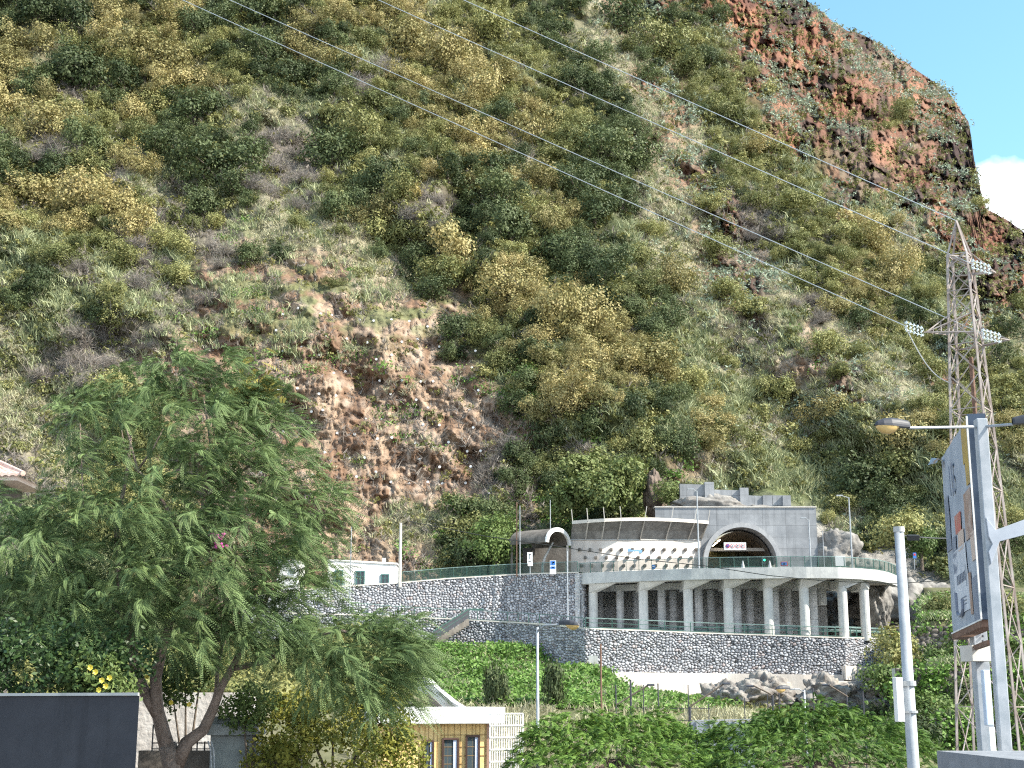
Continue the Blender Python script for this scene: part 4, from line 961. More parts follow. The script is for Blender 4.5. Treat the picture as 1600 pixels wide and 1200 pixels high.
# white flat-roofed building on the upper terrace
def white_house():
    Y = 142.5; root = T('white_building', 'long white flat-roofed building with green windows behind the feathery tree', 'building', P(530, 917, Y))
    xa, xb = X(512, 895, Y), X(619, 895, Y + 1.9); zb = Z(921, Y) - .6; za, zc = Z(876, Y), Z(882, Y + 1.9)
    m = MB(); D = Vector((0, 6, 0)); A, B = Vector((xa, Y, zb)), Vector((xb, Y + 1.9, zb)); A2, B2 = Vector((xa, Y, za)), Vector((xb, Y + 1.9, zc))
    m.hexa([A, B, B + D, A + D, A2, B2, B2 + D, A2 + D]); m.build('wall', M['white'], root)
    m = MB(); u = Vector((0, -.12, 0)); h = Vector((0, 0, .16)); e = Vector((.12, 0, 0)); m.hexa([A2 + u - e, B2 + u + e, B2 + D + e, A2 + D - e, A2 + u + h - e, B2 + u + h + e, B2 + D + h + e, A2 + D + h - e]); m.build('flat_roof', M['white'], root)
    q = P(600, 876, Y + 2); MB().box((q.x, q.y, q.z - .2), (.35, .35, .9)).build('chimney', M['white'], root)
    for a, b, t, bt in [(523, 536, 891, 917), (556, 570, 892, 916), (595, 608, 897, 914)]:
        yy = Y + 1.9 * (a - 512) / 108 - .03; c = P((a + b) / 2, (t + bt) / 2, yy); wd = X(b, 900, yy) - X(a, 900, yy); ht = Z(t, yy) - Z(bt, yy)
        w = MB(); f = .09
        for s in (-1, 1): w.box((c.x + s * (wd / 2 - f / 2), c.y - .03, c.z), (f, .12, ht)); w.box((c.x, c.y - .03, c.z + s * (ht / 2 - f / 2)), (wd - 2 * f, .11, f))
        w.box((c.x, c.y - .03, c.z), (.06, .1, ht - 2 * f)); w.box((c.x, c.y - .025, c.z + ht * .12), (wd - 2 * f, .08, .05))
        wo_ = w.build('window', M['shutter'], root); MB().box((c.x, c.y + .01, c.z), (wd - .1, .03, ht - .1)).build('pane', M['glass'], wo_)
    # lower block at the left
    root2 = T('white_outbuilding', 'small white block with one dark opening left of the white building', 'building', P(450, 917, Y))
    xa, xb = X(433, 895, Y), X(467, 895, Y); m = MB(); m.box(((xa + xb) / 2, Y + 2, (zb + Z(875, Y)) / 2), (xb - xa, 4, Z(875, Y) - zb)); m.build('wall', M['white'], root2)
    c = P(457, 892, Y - .02); MB().box((c.x, c.y, c.z), (.55, .1, .5)).build('window', M['glass'], root2)
white_house()

# poles, lamps and signs on the terrace
def pole(name, label, px, pyt, pyb, Y, r=.06, mt='pole', cat='pole', group=None, r2=None, lean=0, sink=.3):
    b = P(px, pyb, Y); t = Vector((b.x + lean, Y, Z(pyt, Y))); o = MB().tube([b - Vector((0, 0, sink)), t], [r, r2 or r * .7], 10).build(name, M[mt], None, tuple(b)); tag(o, label, cat, group); return o
pole('steel_pole', 'tall thin grey pole left of the arched canopy', 807.5, 785, 896, 142.4, .07, 'rust')
pole('steel_pole', 'thin pale pole just right of its rusty twin by the canopy', 812.5, 790, 896, 142.3, .05)
pole('steel_pole', 'short thin stake rising behind the canopy roof', 860, 781, 830, 150, .05)
pole('steel_pole', 'thin white pole in front of the white building', 546, 823, 952, 137.6, .055)
pole('concrete_pole', 'stout pale concrete pole at the right end of the white building', 624.5, 817, 913, 141.0, .17, 'concrete_light', r2=.13)
pole('steel_pole', 'slim white post on the stone corner before the first pillar', 887.3, 861, 972, 139.0, .07)
def terrace_lamp(label, px, pyt, pyb, Y, armdx, mt='galv', group='tall lamp posts on the deck'):
    b = P(px, pyb, Y); root = T('lamp_post', label, 'lamp post', b); t = Vector((b.x, Y, Z(pyt, Y)))
    MB().tube([b, t], [.09, .06], 10).build('pole', M[mt], root)
    e = t + Vector((armdx, -.2, .12)); MB().tube([t - Vector((0, 0, .05)), e], .035, 6).build('arm', M[mt], root)
    MB().box(e + Vector((math.copysign(.2, armdx), 0, .02)), (.6, .22, .12)).build('lamp_head', M[mt], root)
terrace_lamp('tall lamp post in front of the left side of the tunnel arch', 1092.5, 767, 893, 134.6, -.4)
terrace_lamp('lamp post before the right half of the portal wall', 1267, 812, 886, 140, -.35)
terrace_lamp('tall lamp post at the right end of the deck', 1332, 777, 888, 136.6, -.75)
pole('steel_pole', 'short grey post among the rocks right of the portal', 1288, 830, 886, 145, .045, 'galv')
def sign_panel():
    root = T('overhead_sign', 'white overhead sign with four round traffic symbols in the tunnel mouth', 'sign', P(1148, 860, 151.4))
    Y = 151.0; a = P(1131, 847.5, Y); b = P(1166, 859, Y); MB().box(((a.x + b.x) / 2, Y + .05, (a.z + b.z) / 2), (b.x - a.x, .1, a.z - b.z)).build('panel', M['sign_white'], root)
    for s in (-1, 1): MB().bar(((a.x + b.x) / 2 + s * .9, Y + .1, b.z), ((a.x + b.x) / 2 + s * .9, Y + 2.4, Z(859, 154.8)), .07).build('bracket', M['galv'], root)
    for i, px in enumerate((1137, 1144.8, 1153, 1161)):
        c = P(px, 853, Y); n = 20; r = .235
        def disc(r, dy, m, nm, par):
            return MB().prism([Vector((c.x + r * math.cos(2 * math.pi * k / n), Y - dy, c.z + r * math.sin(2 * math.pi * k / n))) for k in range(n)], (0, .02, 0)).build(nm, m, par)
        d = disc(r, .03, M['red'], 'round_symbol', root)
        disc(r * .74, .045, M['blue'] if i == 0 else M['sign_white'], 'symbol_face', d)
        g = MB()
        if i == 0: g.bar((c.x - .11, Y - .07, c.z + .11), (c.x + .11, Y - .07, c.z - .11), .05, .03, (0, 1, 0)); g.build('symbol_bar', M['red'], d)
        elif i == 1: g.box((c.x - .03, Y - .055, c.z), (.12, .02, .10)); g.box((c.x + .07, Y - .055, c.z - .02), (.06, .02, .06)); g.build('symbol_mark', M['ink'], d)
        else: g.box((c.x, Y - .055, c.z), (.24, .02, .07)); g.box((c.x - .03, Y - .055, c.z + .05), (.10, .02, .05)); g.build('symbol_mark', M['ink'], d)
sign_panel()
def sign(name, label, px, py, w, h, Y, mt, base_py, extra=None, disc=False, blank=False):
    c = P(px, py, Y); root = T(name, label, 'sign', P(px, base_py, Y))
    MB().tube([P(px, base_py, Y), Vector((c.x, Y + .04, c.z + h / 2))], .03, 8).build('post', M['galv'], root)
    if disc: pl = MB().prism([Vector((c.x + w / 2 * math.cos(k * math.pi / 12), Y - .03, c.z + w / 2 * math.sin(k * math.pi / 12))) for k in range(24)], (0, .04, 0)).build('sign_face', M[mt], root)
    else: pl = MB().box((c.x, Y - .02, c.z), (w, .05, h)).build('sign_face', M[mt], root)
    for (dx, dz, ww, hh, m2) in extra or []:
        MB().box((c.x + dx, Y - .055, c.z + dz), (ww, .02, hh)).build('symbol_mark', M[m2], pl)
    return root
sign('parking_sign', 'blue parking sign with white panel below on the upper wall railing', 864, 886.5, .62, 1.35, 140.6, 'sign_white', 900, [(0, .42, .5, .42, 'blue'), (0, -.03, .5, .25, 'blue'), (-.02, .42, .08, .28, 'sign_white'), (.07, .48, .14, .14, 'sign_white'), (0, -.03, .24, .08, 'ink')])
sign('notice_sign', 'tall white rectangular sign with black arrow by the canopy', 828, 872, .52, 1.15, 141.5, 'sign_white', 897, [(0, .15, .06, .5, 'ink'), (0, .36, .2, .08, 'ink'), (0, -.33, .3, .06, 'ink')])
sign('notice_sign', 'small white plate low on the same pole side by the canopy', 828.5, 882, .5, .3, 141.45, 'sign_white', 897)
sign('arrow_sign', 'thin pale blue arrow sign on a post before the bright wing wall', 992, 860.5, 1.5, .17, 144.0, 'pale_blue', 893, [(-.55, .16, .3, .14, 'pale_blue'), (.55, -.14, .3, .14, 'pale_blue')])
sign('round_sign', 'round blue traffic sign low behind the deck railing', 1021, 885.5, .42, .42, 138, 'blue', 891, [(0, 0, .2, .06, 'sign_white')], disc=True)
sign('direction_sign', 'small blue sign with red frame behind the deck railing', 1225, 881, .7, .42, 141, 'red', 889, [(0, 0, .56, .3, 'blue'), (0, -.02, .2, .14, 'sign_white')])
sign('white_board', 'blank white board behind the railing right of the portal', 1313, 876.5, 1.0, 1.0, 141.5, 'sign_white', 889)
sign('warning_sign', 'small triangular warning sign right of the deck end', 1429, 868, .35, .6, 150, 'blue', 890, [(0, .1, .2, .2, 'red')])
def traffic_light():
    Y = 150.2; root = T('traffic_light', 'small green traffic light shining in the tunnel mouth', 'traffic light', P(1194, 887, Y)); c = P(1194, 875.5, Y)
    MB().tube([P(1194, 889, Y), c], .04, 8).build('post', M['ink'], root); h = MB().box(c, (.3, .2, .75)).build('housing', M['ink'], root)
    MB().prism([Vector((c.x + .1 * math.cos(k * math.pi / 6), Y - .12, c.z + .02 + .1 * math.sin(k * math.pi / 6))) for k in range(12)], (0, .02, 0)).build('green_light', flat('green_signal', (.02, 1, .35), .4, emit=6), h)
traffic_light()
# two barrels and road workers' cones seen low behind the deck railing
for px, lab in ((1161, 'white marker cone behind the railing before the tunnel arch'), (1203, 'white marker cone behind the railing at the arch foot')):
    c = P(px, 888, 140); root = T('traffic_cone', lab, 'cone', c); MB().tube([c, c + Vector((0, 0, .75))], [.2, .04], 12).build('cone_body', M['sign_white'], root); MB().box(c + Vector((0, 0, .02)), (.5, .5, .05)).build('base', M['ink'], root)

# stair with green rails against the wall
def stair():
    a = P(733, 968, 137.2); b = P(678, 1003, 135.0); root = T('wall_stair', 'dark stair with green handrails dropping along the stone wall', 'stair', b)
    m = MB(); n = 14; wd = Vector((.0, -1.1, 0))
    for k in range(n):
        p = b.lerp(a, k / n); q = b.lerp(a, (k + 1) / n); m.hexa([(p.x, p.y, p.z - .5), (q.x, q.y, p.z - .5), (q.x, q.y - 1.0, p.z - .5), (p.x, p.y - 1.0, p.z - .5), (p.x, p.y, q.z), (q.x, q.y, q.z), (q.x, q.y - 1, q.z), (p.x, p.y - 1, q.z)])
    m.build('steps', M['concrete_dark'], root)
    for dy, nm in ((-.05, 'handrail'), (-1.0, 'handrail')):
        h = MB(); u = Vector((0, dy, .95)); h.bar(b + u, a + u, .08); h.bar(b + u - Vector((0, 0, .4)), a + u - Vector((0, 0, .4)), .05); h.bar(a + u, a + u + Vector((1.4, .3, 0)), .08)
        for k in range(6): q = b.lerp(a, k / 5); h.bar(q + Vector((0, dy, 0)), q + u, .05)
        h.build(nm, M['green_rail'], root)
    pn = MB(); pn.add([b + Vector((0, -1.02, .1)), a + Vector((0, -1.02, .1)), a + Vector((0, -1.02, .9)), b + Vector((0, -1.02, .9))], [(0, 1, 2, 3)]); pn.build('side_panel', M['lamp_dark'], root)
stair()

# boulders and rubble below the footing
rk = np.random.default_rng(4)
BL = [(1125,1100,2.4,'large pale boulder left of centre under the footing'),(1162,1092,2.2,'rounded grey boulder beside the dark hollow under the footing'),(1195,1090,2.8,'biggest round boulder under the concrete footing'),(1222,1098,1.6,'grey boulder just behind the low street lamp'),
      (1180,1112,1.7,'low boulder in front of the biggest round one'),(1145,1116,1.5,'small pale boulder above the hedge trees'),(1290,1088,2.6,'grey boulder under the right end of the footing'),(1325,1098,2.7,'broad grey boulder sloping down under the end block'),
      (1352,1108,2.2,'grey boulder above the right hedge tree'),(1260,1104,1.7,'small weathered boulder among green weeds'),(1376,1072,2.1,'dark cracked boulder beside the concrete end block'),(1385,1120,2.1,'rightmost grey boulder by the concrete pole'),(1095,1100,1.4,'leftmost small boulder at the edge of the green bank'),(1305,1118,1.6,'small boulder low over the hedge crown')]
for i, (px, py, r, lab) in enumerate(BL):
    c = P(px, py, 126 + rk.uniform(-1, 1)); rock('boulder', lab, c, (r * rk.uniform(.75, 1.0), r * .8, r * rk.uniform(.5, .75)), 'rock', 20 + i, 'boulder', 'boulders under the concrete footing', .5, 44)

# rubble terrace walls on the right
def terrace(label, a, b, Y, t, bt, seed):
    la = [(X(p, 1000, Y), Y) for p in (a, (a + b) / 2, b)]
    stone_wall('terrace_wall', label, la, [Z(bt, Y)] * 3, [Z(t, Y)] * 3, thick=1.0, cell=.5, step=.085, bump=.2, tone=(.55, .47, .40), seed=seed, cop=False, group='rubble terrace walls on the right')
terrace('upper dry-stone terrace wall behind the pylon foot', 1392, 1680, 121.5, 978, 1032, 31)
terrace('middle dry-stone terrace wall behind the billboard posts', 1396, 1700, 107.6, 1044, 1108, 33)
terrace('lowest dry-stone terrace wall above the grey slab', 1400, 1720, 97.6, 1122, 1180, 35)

# white plates of the rock bolts on the scar
def bolts():
    m = None; r = np.random.default_rng(12); k = 0
    for row in range(9):
        for c in range(13):
            px = 410 + c * 29 + (row % 2) * 14 + r.normal() * 4; py = 500 + row * 31 + (px - 600) * .10 + r.normal() * 4
            if px > 775 or (py > 760 and px < 500) or r.uniform() < .18: continue
            yy = terrain_Y(np.array([px - 2., px, px + 2.]), np.array([py] * 3)).min(); q = P(px, py, yy - .12)
            if m is None:
                o = MB().tube([q, q + Vector((0, .3, 0))], [.17, .17], 10).build('rock_bolt', M['sign_white'], None, tuple(q)); m = o
            else:
                o = m.copy(); COL.objects.link(o); o.location = q
            tag(o, 'small round white bolt plate pinned to the brown rock scar', 'bolt plate', 'white bolt plates on the rock scar')
bolts()

# ------------------------------------------------------------------ plants of the bank, terraces and hollow
def plant(name, label, cat, px, py, Y, r, kind, group=None, seed=0, leaf=.05, per=14, clumps=150, flat=1.0, spread=.34, trunk=False, lobes=6, sz=1.0):
    Q, v, h, lc = bush_quads(700 + seed, lobes=lobes, clumps=clumps, per=per, leaf=leaf, flat=flat, spread=spread)
    Q = Q * (r, r, r * sz); base = P(px, py, Y)
    if trunk:
        root = T(name, label, cat, base, group)
        leafmesh('crown', Q, M[kind], {'v': v, 'h': h}, parent=root)
        b = MB(); b.tube([base - Vector((0, 0, r * .5)), base + Vector((0, 0, r * .5))], [r * .06, r * .04], 7)
        for c in lc[1:4]: b.tube([base + Vector((0, 0, r * .2)), base + Vector(tuple(c * r))], [r * .03, r * .01], 5)
        b.build('trunk', M['stem'], root); return root
    o = leafmesh(name, Q, M[kind], {'v': v, 'h': h}, loc=tuple(base)); tag(o, label, cat, group); return o
M['f_fresh'] = leaf_mat('fresh_green_leaves', (0.06, 0.11, 0.028), (0.14, 0.21, 0.055), (0.19, 0.22, 0.08), 0.3)
M['f_vine'] = leaf_mat('vine_leaves', (0.04, 0.075, 0.022), (0.115, 0.165, 0.05), (0.19, 0.19, 0.07), 0.3)
M['f_yellowgreen'] = leaf_mat('yellow_green_leaves', (0.09, 0.13, 0.025), (0.26, 0.28, 0.05), (0.40, 0.34, 0.06), 0.4)
M['f_dark'] = leaf_mat('glossy_dark_leaves', (0.022, 0.05, 0.018), (0.05, 0.095, 0.03), (0.09, 0.13, 0.045), 0.2, rough=.4)
M['f_feather'] = leaf_mat('feathery_leaflets', (0.013, 0.038, 0.018), (0.055, 0.105, 0.040), (0.22, 0.28, 0.10), 0.27, trans=.16)  # dark base and pale tips put shadow contrast and lit tips into the colour
M['f_feather2'] = leaf_mat('yellow_feathery_leaflets', (0.20, 0.20, 0.04), (0.34, 0.30, 0.07), (0.4, 0.3, 0.1), 0.3, trans=.28)
M['f_hedge'] = leaf_mat('pinnate_leaflets', (0.03, 0.085, 0.014), (0.11, 0.21, 0.03), (0.22, 0.32, 0.06), 0.3, trans=.2)
M['flower'] = flat('yellow_petals', (0.85, 0.70, 0.10), .6)
M['magenta'] = flat('magenta_petals', (0.55, 0.05, 0.32), .6)

def on_ground(n, seed, pxr, pyr_y, keep=None):
    """random points on the valley floor: pxr photo columns, y range in metres"""
    r = np.random.default_rng(seed); y = r.uniform(*pyr_y, n); x = (r.uniform(*pxr, n) - 800) / F * y * 1.0
    z = ground_z(x, y); return np.stack([x, y, z], 1)
def valley_cover():
    vq = []
    for j in range(2):
        r2 = np.random.default_rng(80 + j); c = r2.normal(size=(30, 3)) * (.5, .5, .16) + (0, 0, .2)
        vq.append((leaf_quads(c, unit(r2.normal(size=c.shape) * .7 + (0, -.5, .9)), .15, .8, r2), r2.uniform(0, 1, 30)))
    p = on_ground(8500, 1, (640, 1140), (100, 137)); px = 800 + F * p[:, 0] / p[:, 1]; py = 1100 - p[:, 2] / p[:, 1] * F
    ok = (fbm(px / 50, py / 20, 95, 3) < .33) & (py < 1112)
    wl_y = np.interp(px, [640, 790, 850, 915, 1137], [135.2, 136.4, 132.3, 128.2, 128.5]); ok &= p[:, 1] < wl_y
    scatter('bank_creepers', vq, p[ok], np.random.default_rng(2).uniform(.6, 1.15, ok.sum()), 's_vine', 'lush bright green creepers covering the bank under the stone wall', 11)
    p = on_ground(1500, 3, (600, 1180), (84, 137)); 
    scatter('dry_bank_grass', [blade_quads(31, 20, .8, .9, .03, .5)], p[p[:, 1] < np.interp(800 + F * p[:, 0] / p[:, 1], [640, 790, 850, 915, 1137], [135.2, 136.4, 132.3, 128.2, 129])], np.random.default_rng(4).uniform(.6, 1.2, (p[:, 1] < np.interp(800 + F * p[:, 0] / p[:, 1], [640, 790, 850, 915, 1137], [135.2, 136.4, 132.3, 128.2, 129])).sum()), 's_dry', 'dry grass at the foot of the green bank', 12)
    # terraces on the right
    r = np.random.default_rng(6); n = 5200; px = r.uniform(1385, 1690, n); y = r.choice([98.6, 103, 108.6, 113, 122.6, 126, 95, 130, 134, 139], n) + r.normal(size=n) * 1.4; x = (px - 800) / F * y
    p = np.stack([x, y, ground_z(x, y)], 1)
    scatter('terrace_grass', [blade_quads(33, 18, .7, .8, .035, .4), vq[0]][:1], p, r.uniform(.6, 1.3, n), 's_reed', 'bright grass strips along the terraces', 13)
    i = r.uniform(size=n) < .4; scatter('terrace_weeds', vq, p[i], r.uniform(.6, 1.3, i.sum()), 's_vine', 'leafy green weeds on the terraces', 14)
    n = 1500; px = r.uniform(1060, 1420, n); y = r.uniform(112, 131, n); x = (px - 800) / F * y; p = np.stack([x, y, ground_z(x, y)], 1)
    scatter('rubble_weeds', [vq[0], bush_quads(52, 3, 10, 5, .13, .6, .4)[:2]][:1], p, r.uniform(.5, 1.0, n), 's_scrub', 'scrubby weeds between the boulders', 15)
    # left and low slopes behind the feathery tree
    n = 4200; p = on_ground(n, 7, (-150, 640), (96, 136)); scatter('left_bank_scrub', [bush_quads(53 + j, 4, 12, 5, .13, .7, .4)[:2] for j in range(2)], p, r.uniform(.8, 1.8, n), 's_scrub', 'green scrub below the stone wall behind the feathery tree', 16)
valley_cover()
def wall_weeds():
    r = np.random.default_rng(15); pts = []
    for Y, t, bt in ((121.4, 978, 1032), (107.5, 1044, 1108), (97.5, 1122, 1180)):
        n = 260; px = r.uniform(1395, 1690, n); py = t + (bt - t) * r.uniform(0, 1, n) ** 1.3; k = fbm(px / 18, py / 14, int(Y), 3) > -.05; pts.append(Pn(px[k], py[k], np.full(k.sum(), Y - .1)))
    p = np.concatenate(pts); c = r.normal(size=(34, 3)) * (.45, .3, .4); q = (leaf_quads(c, unit(r.normal(size=c.shape) + (0, -.9, .5)), .14, .8, r), r.uniform(0, 1, 34))
    scatter('hanging_weeds', [q], p, r.uniform(.5, 1.3, len(p)), 's_vine', 'weeds and creepers hanging over the rubble terrace walls', 41)
wall_weeds()

for i, (px, py, Y, r, k, sz, lab) in enumerate([
    (770, 1106, 100, 1.1, 'l_dark', 2.5, 'slim dark cypress-like shrub left of the lattice fence top'), (866, 1110, 100, 1.35, 'l_dark', 2.2, 'dark conical shrub just right of the street lamp pole'),
    (783, 1108, 99.5, .9, 'l_dark', 2.6, 'smaller dark column shrub touching the slim cypress-like one')]):
    plant('columnar_shrub', lab, 'shrub', px, py, Y, r, k, 'dark columnar shrubs on the green bank', seed=i, spread=.16, sz=sz, leaf=.07, clumps=110)
GR = 'shrubs on the right-hand terraces'
for i, (px, py, Y, r, k, lab) in enumerate([
    (1402, 1046, 119, 2.6, 'l_olive', 'olive bush at the right end of the long stone wall'), (1392, 1090, 112, 2.3, 'f_fresh', 'leafy bush left of the concrete pole below the wall end'), (1440, 1094, 110, 1.9, 'l_dark', 'dark bush right of the concrete pole halfway down'),
    (1462, 1052, 112, 2.0, 'f_fresh', 'broad-leaved plant on the middle terrace by the pylon leg'), (1450, 1140, 100, 2.1, 'f_fresh', 'bright bush on the lowest terrace by the pole'), (1505, 1100, 104, 1.6, 'l_dark', 'dark bush between the pylon leg and the billboard posts'),
    (1590, 1050, 110, 2.3, 'f_fresh', 'fresh green bush right of the billboard posts'), (1585, 990, 124, 2.8, 'l_olive', 'olive bush above the upper terrace wall at the photo edge'), (1470, 965, 127, 2.0, 'l_olive', 'olive bush on the upper terrace left of the billboard foot'),
    (1410, 1165, 96, 2.2, 'l_dark', 'dark bush low beside the concrete pole foot'), (1580, 1150, 99, 2.2, 'f_fresh', 'bright bush at the bottom right behind the pylon foot'), (1380, 1066, 126, 1.4, 'f_fresh', 'small bush growing over the concrete end block'),
    (1345, 1140, 112, 1.8, 'l_dark', 'dark weed bush under the boulders by the right hedge tree')]):
    plant('terrace_shrub', lab, 'shrub', px, py, Y, r, k, GR, seed=20 + i, leaf=.06)
GT = 'green trees around the upper road'
for i, (px, py, Y, r, k, lab) in enumerate([
    (735, 899, 146, 3.6, 'l_dark', 'dark leafy tree left of the canopy, half behind the green railing'), (778, 893, 146.5, 3.4, 'f_fresh', 'bright green tree touching the arched canopy'), (765, 850, 152, 3.0, 'f_fresh', 'bright vine-covered bush above the canopy tree'),
    (690, 900, 148, 2.2, 'l_olive', 'small olive bush near the middle of the green railing'), (1400, 856, 156, 3.4, 'l_olive', 'rounded olive bush above the deck end'), (1440, 870, 154, 3.0, 'f_fresh', 'light green bush right of the deck end sign')]):
    plant('roadside_tree', lab, 'tree', px, py, Y, r, k, GT, seed=50 + i, leaf=.05, clumps=190, trunk=True)
for i, (px, py, Y, r, lab) in enumerate([(900, 800, 158, 3.6, 'leftmost vine curtain, above the left end of the wing wall'), (945, 796, 158.5, 3.8, 'vine curtain above the middle of the leaning visor'), (985, 775, 160, 3.6, 'vine curtain left of the brown rock fin'),
      (1052, 788, 158.5, 2.0, 'small vine clump between the rock fin and the stepped wall'), (920, 760, 161, 3.6, 'upper vine clump over the wing wall')]):
    plant('vine_clump', lab, 'vine', px, py, Y, r, 'f_vine', 'vine clumps hanging above the wing wall', seed=70 + i, leaf=.06, spread=.45, clumps=200)

# ------------------------------------------------------------------ feathery foliage
def fronds(base, d, L, npair=11, w=.13, droop=.5, wind=(0, 0, 0), rng=RNG, lw=.16):
    """pinnate leaves: base (n,3), directions d (n,3), length L (n,) -> leaflet quads"""
    n = len(base); t = np.linspace(.12, 1, npair); down = np.array([0, 0, -1.0]); wd = np.array(wind)
    pos = base[:, None] + d[:, None] * (L[:, None, None] * t[None, :, None]) + (down * droop + wd)[None, None] * (L[:, None, None] * (t ** 2)[None, :, None])
    tan = unit(d[:, None] + (down * droop + wd)[None, None] * 2 * t[None, :, None]); ref = unit(rng.normal(size=(n, 1, 3)) * .5 + (0, 0, 1))
    side = unit(np.cross(tan, ref)); nor = np.cross(side, tan); ww = (w * np.sin(np.pi * (t * .82 + .12)) ** .6)[None, :, None] * (L / L.mean())[:, None, None]
    out = []
    for s in (-1, 1):
        ax = unit(side * s + tan * .55 - nor * .15 + (0, 0, -.25)) * ww; pr = unit(np.cross(ax, nor)) * ww * lw
        out.append(np.stack([pos, pos + ax * .5 + pr, pos + ax, pos + ax * .5 - pr], 2))
    q = np.stack(out, 2).reshape(-1, 4, 3); hue = np.repeat(rng.uniform(0, 1, n), npair * 2)
    return q, np.clip(hue * .7 + rng.uniform(0, .3, len(q)), 0, 1), hue
def feather_tree():
    Y0 = 34.0; root = T('feathery_tree', 'big feathery-leaved tree with forked trunk filling the lower left', 'tree', P(272, 1235, Y0))
    b = MB()
    def limb(pts, r): b.tube([P(px, py, Y) for px, py, Y in pts], [q * .8 for q in r], 9)
    limb([(272, 1240, 34), (270, 1195, 34), (262, 1165, 34)], [.34, .30, .26])
    limb([(268, 1190, 34), (256, 1150, 34), (246, 1110, 33.9), (243, 1060, 33.8), (252, 1020, 33.7), (262, 985, 33.6), (275, 930, 33.5), (300, 860, 33.6)], [.24, .22, .19, .17, .15, .13, .10, .07])
    limb([(247, 1118, 33.9), (228, 1085, 33.9), (212, 1050, 33.8), (207, 1010, 33.8), (205, 975, 33.8), (185, 900, 33.6), (182, 820, 33.5), (200, 730, 33.5), (205, 680, 33.5)], [.18, .17, .16, .155, .14, .10, .08, .05, .03])
    limb([(275, 1195, 34), (292, 1160, 34), (318, 1140, 34), (332, 1110, 34), (345, 1075, 33.9), (362, 1045, 33.9), (380, 1010, 33.8), (410, 950, 33.6), (440, 880, 33.6)], [.24, .20, .17, .15, .12, .10, .09, .07, .05])
    limb([(331, 1112, 34), (338, 1080, 34.1), (340, 1040, 34.2), (352, 985, 34.3)], [.09, .07, .06, .04])
    limb([(362, 1045, 33.9), (410, 1035, 33.7), (470, 1000, 33.4), (530, 985, 33.2), (600, 1000, 33.0)], [.09, .08, .07, .05, .03])
    limb([(300, 860, 33.6), (320, 780, 33.8), (330, 700, 34), (318, 620, 34)], [.07, .06, .045, .02])
    limb([(300, 860, 33.6), (240, 760, 33.4), (215, 735, 33.3), (190, 640, 33.2)], [.06, .05, .04, .015]); limb([(215, 735, 33.3), (240, 700, 33.2), (255, 670, 33)], [.035, .025, .012]); limb([(213, 736, 33.3), (195, 700, 33.2), (190, 672, 33)], [.03, .02, .01])
    limb([(320, 780, 33.8), (400, 720, 33.8), (430, 660, 33.8)], [.05, .04, .02]); limb([(205, 975, 33.8), (120, 900, 33.5), (50, 860, 33.4)], [.08, .06, .03])
    limb([(182, 820, 33.5), (130, 790, 33.6), (125, 660, 33.6)], [.05, .035, .012]); limb([(440, 880, 33.6), (500, 820, 33.5), (520, 760, 33.4)], [.045, .03, .015])
    b.build('trunk', M['bark'], root, smooth=True)
    rng = np.random.default_rng(21)
    #        px   py   rx   ry  Y   n
    BL = [(290, 590, 55, 42, 34.4, 300), (350, 600, 45, 38, 34.4, 220), (230, 600, 45, 35, 34.2, 170), (395, 660, 50, 60, 34.0, 330), (300, 665, 80, 42, 33.6, 400), (190, 640, 60, 32, 33.8, 200), (130, 665, 45, 30, 33.8, 110), (425, 640, 22, 30, 33.8, 120),
          (150, 745, 60, 45, 33.4, 210), (330, 740, 80, 45, 33.4, 400), (430, 750, 60, 50, 33.6, 340), (480, 790, 45, 50, 33.6, 190), (250, 800, 85, 50, 33.2, 420), (370, 830, 85, 50, 33.2, 460), (140, 830, 90, 45, 33.4, 400), (60, 860, 80, 60, 33.6, 420), (20, 790, 50, 30, 33.8, 130), (40, 960, 70, 45, 33.6, 260),
          (430, 900, 65, 50, 33.2, 280), (300, 900, 100, 55, 33.0, 520), (180, 920, 90, 50, 33.2, 420), (250, 975, 90, 35, 33.1, 330), (390, 960, 60, 40, 33.1, 300), (100, 950, 70, 40, 33.4, 260), (340, 1010, 45, 30, 33.4, 110),
          (430, 1000, 45, 40, 33.1, 180), (500, 1020, 60, 35, 33.0, 230), (570, 1010, 65, 38, 32.8, 320), (620, 1010, 40, 40, 32.8, 170), (560, 1070, 55, 45, 32.8, 240), (610, 1065, 35, 45, 32.8, 130), (490, 940, 35, 35, 33.4, 60), (500, 860, 25, 30, 33.6, 40)]
    Q, V_, H_ = [], [], []
    for (px, py, rx, ry, Y, n) in BL:
        ns = max(6, int(n / (6.0 if py > 790 else 7.6))); per = 20; sp = np.repeat(np.arange(ns), per); n = ns * per
        sa = rng.uniform(0, 2 * math.pi, ns); sr = np.sqrt(rng.uniform(0, 1, ns)) * 1.05; sdp = rng.normal(size=ns) * rx / 65 * .6
        a = sa[sp]; rr = sr[sp]; dep = sdp[sp]
        j_ = np.tile(np.arange(per), ns) / per
        qx = px + rx * rr * np.cos(a); qy = py + ry * rr * np.sin(a); base = Pn(qx, qy, Y + dep)
        out = np.stack([np.cos(a) * rr * .8, dep * .3 - .25, -np.sin(a) * rr * .35 + .25], 1)
        # leaves come in sprays that share a direction
        sd = rng.normal(size=(ns, 3)) * .45; bd = unit(out * .8 + sd[sp] + (.35, 0, .12)); sl = rng.uniform(.45, .85, ns)[sp]; base = base + bd * (j_ * sl)[:, None] + np.array([0, 0, -.45]) * ((j_ ** 2) * sl)[:, None]
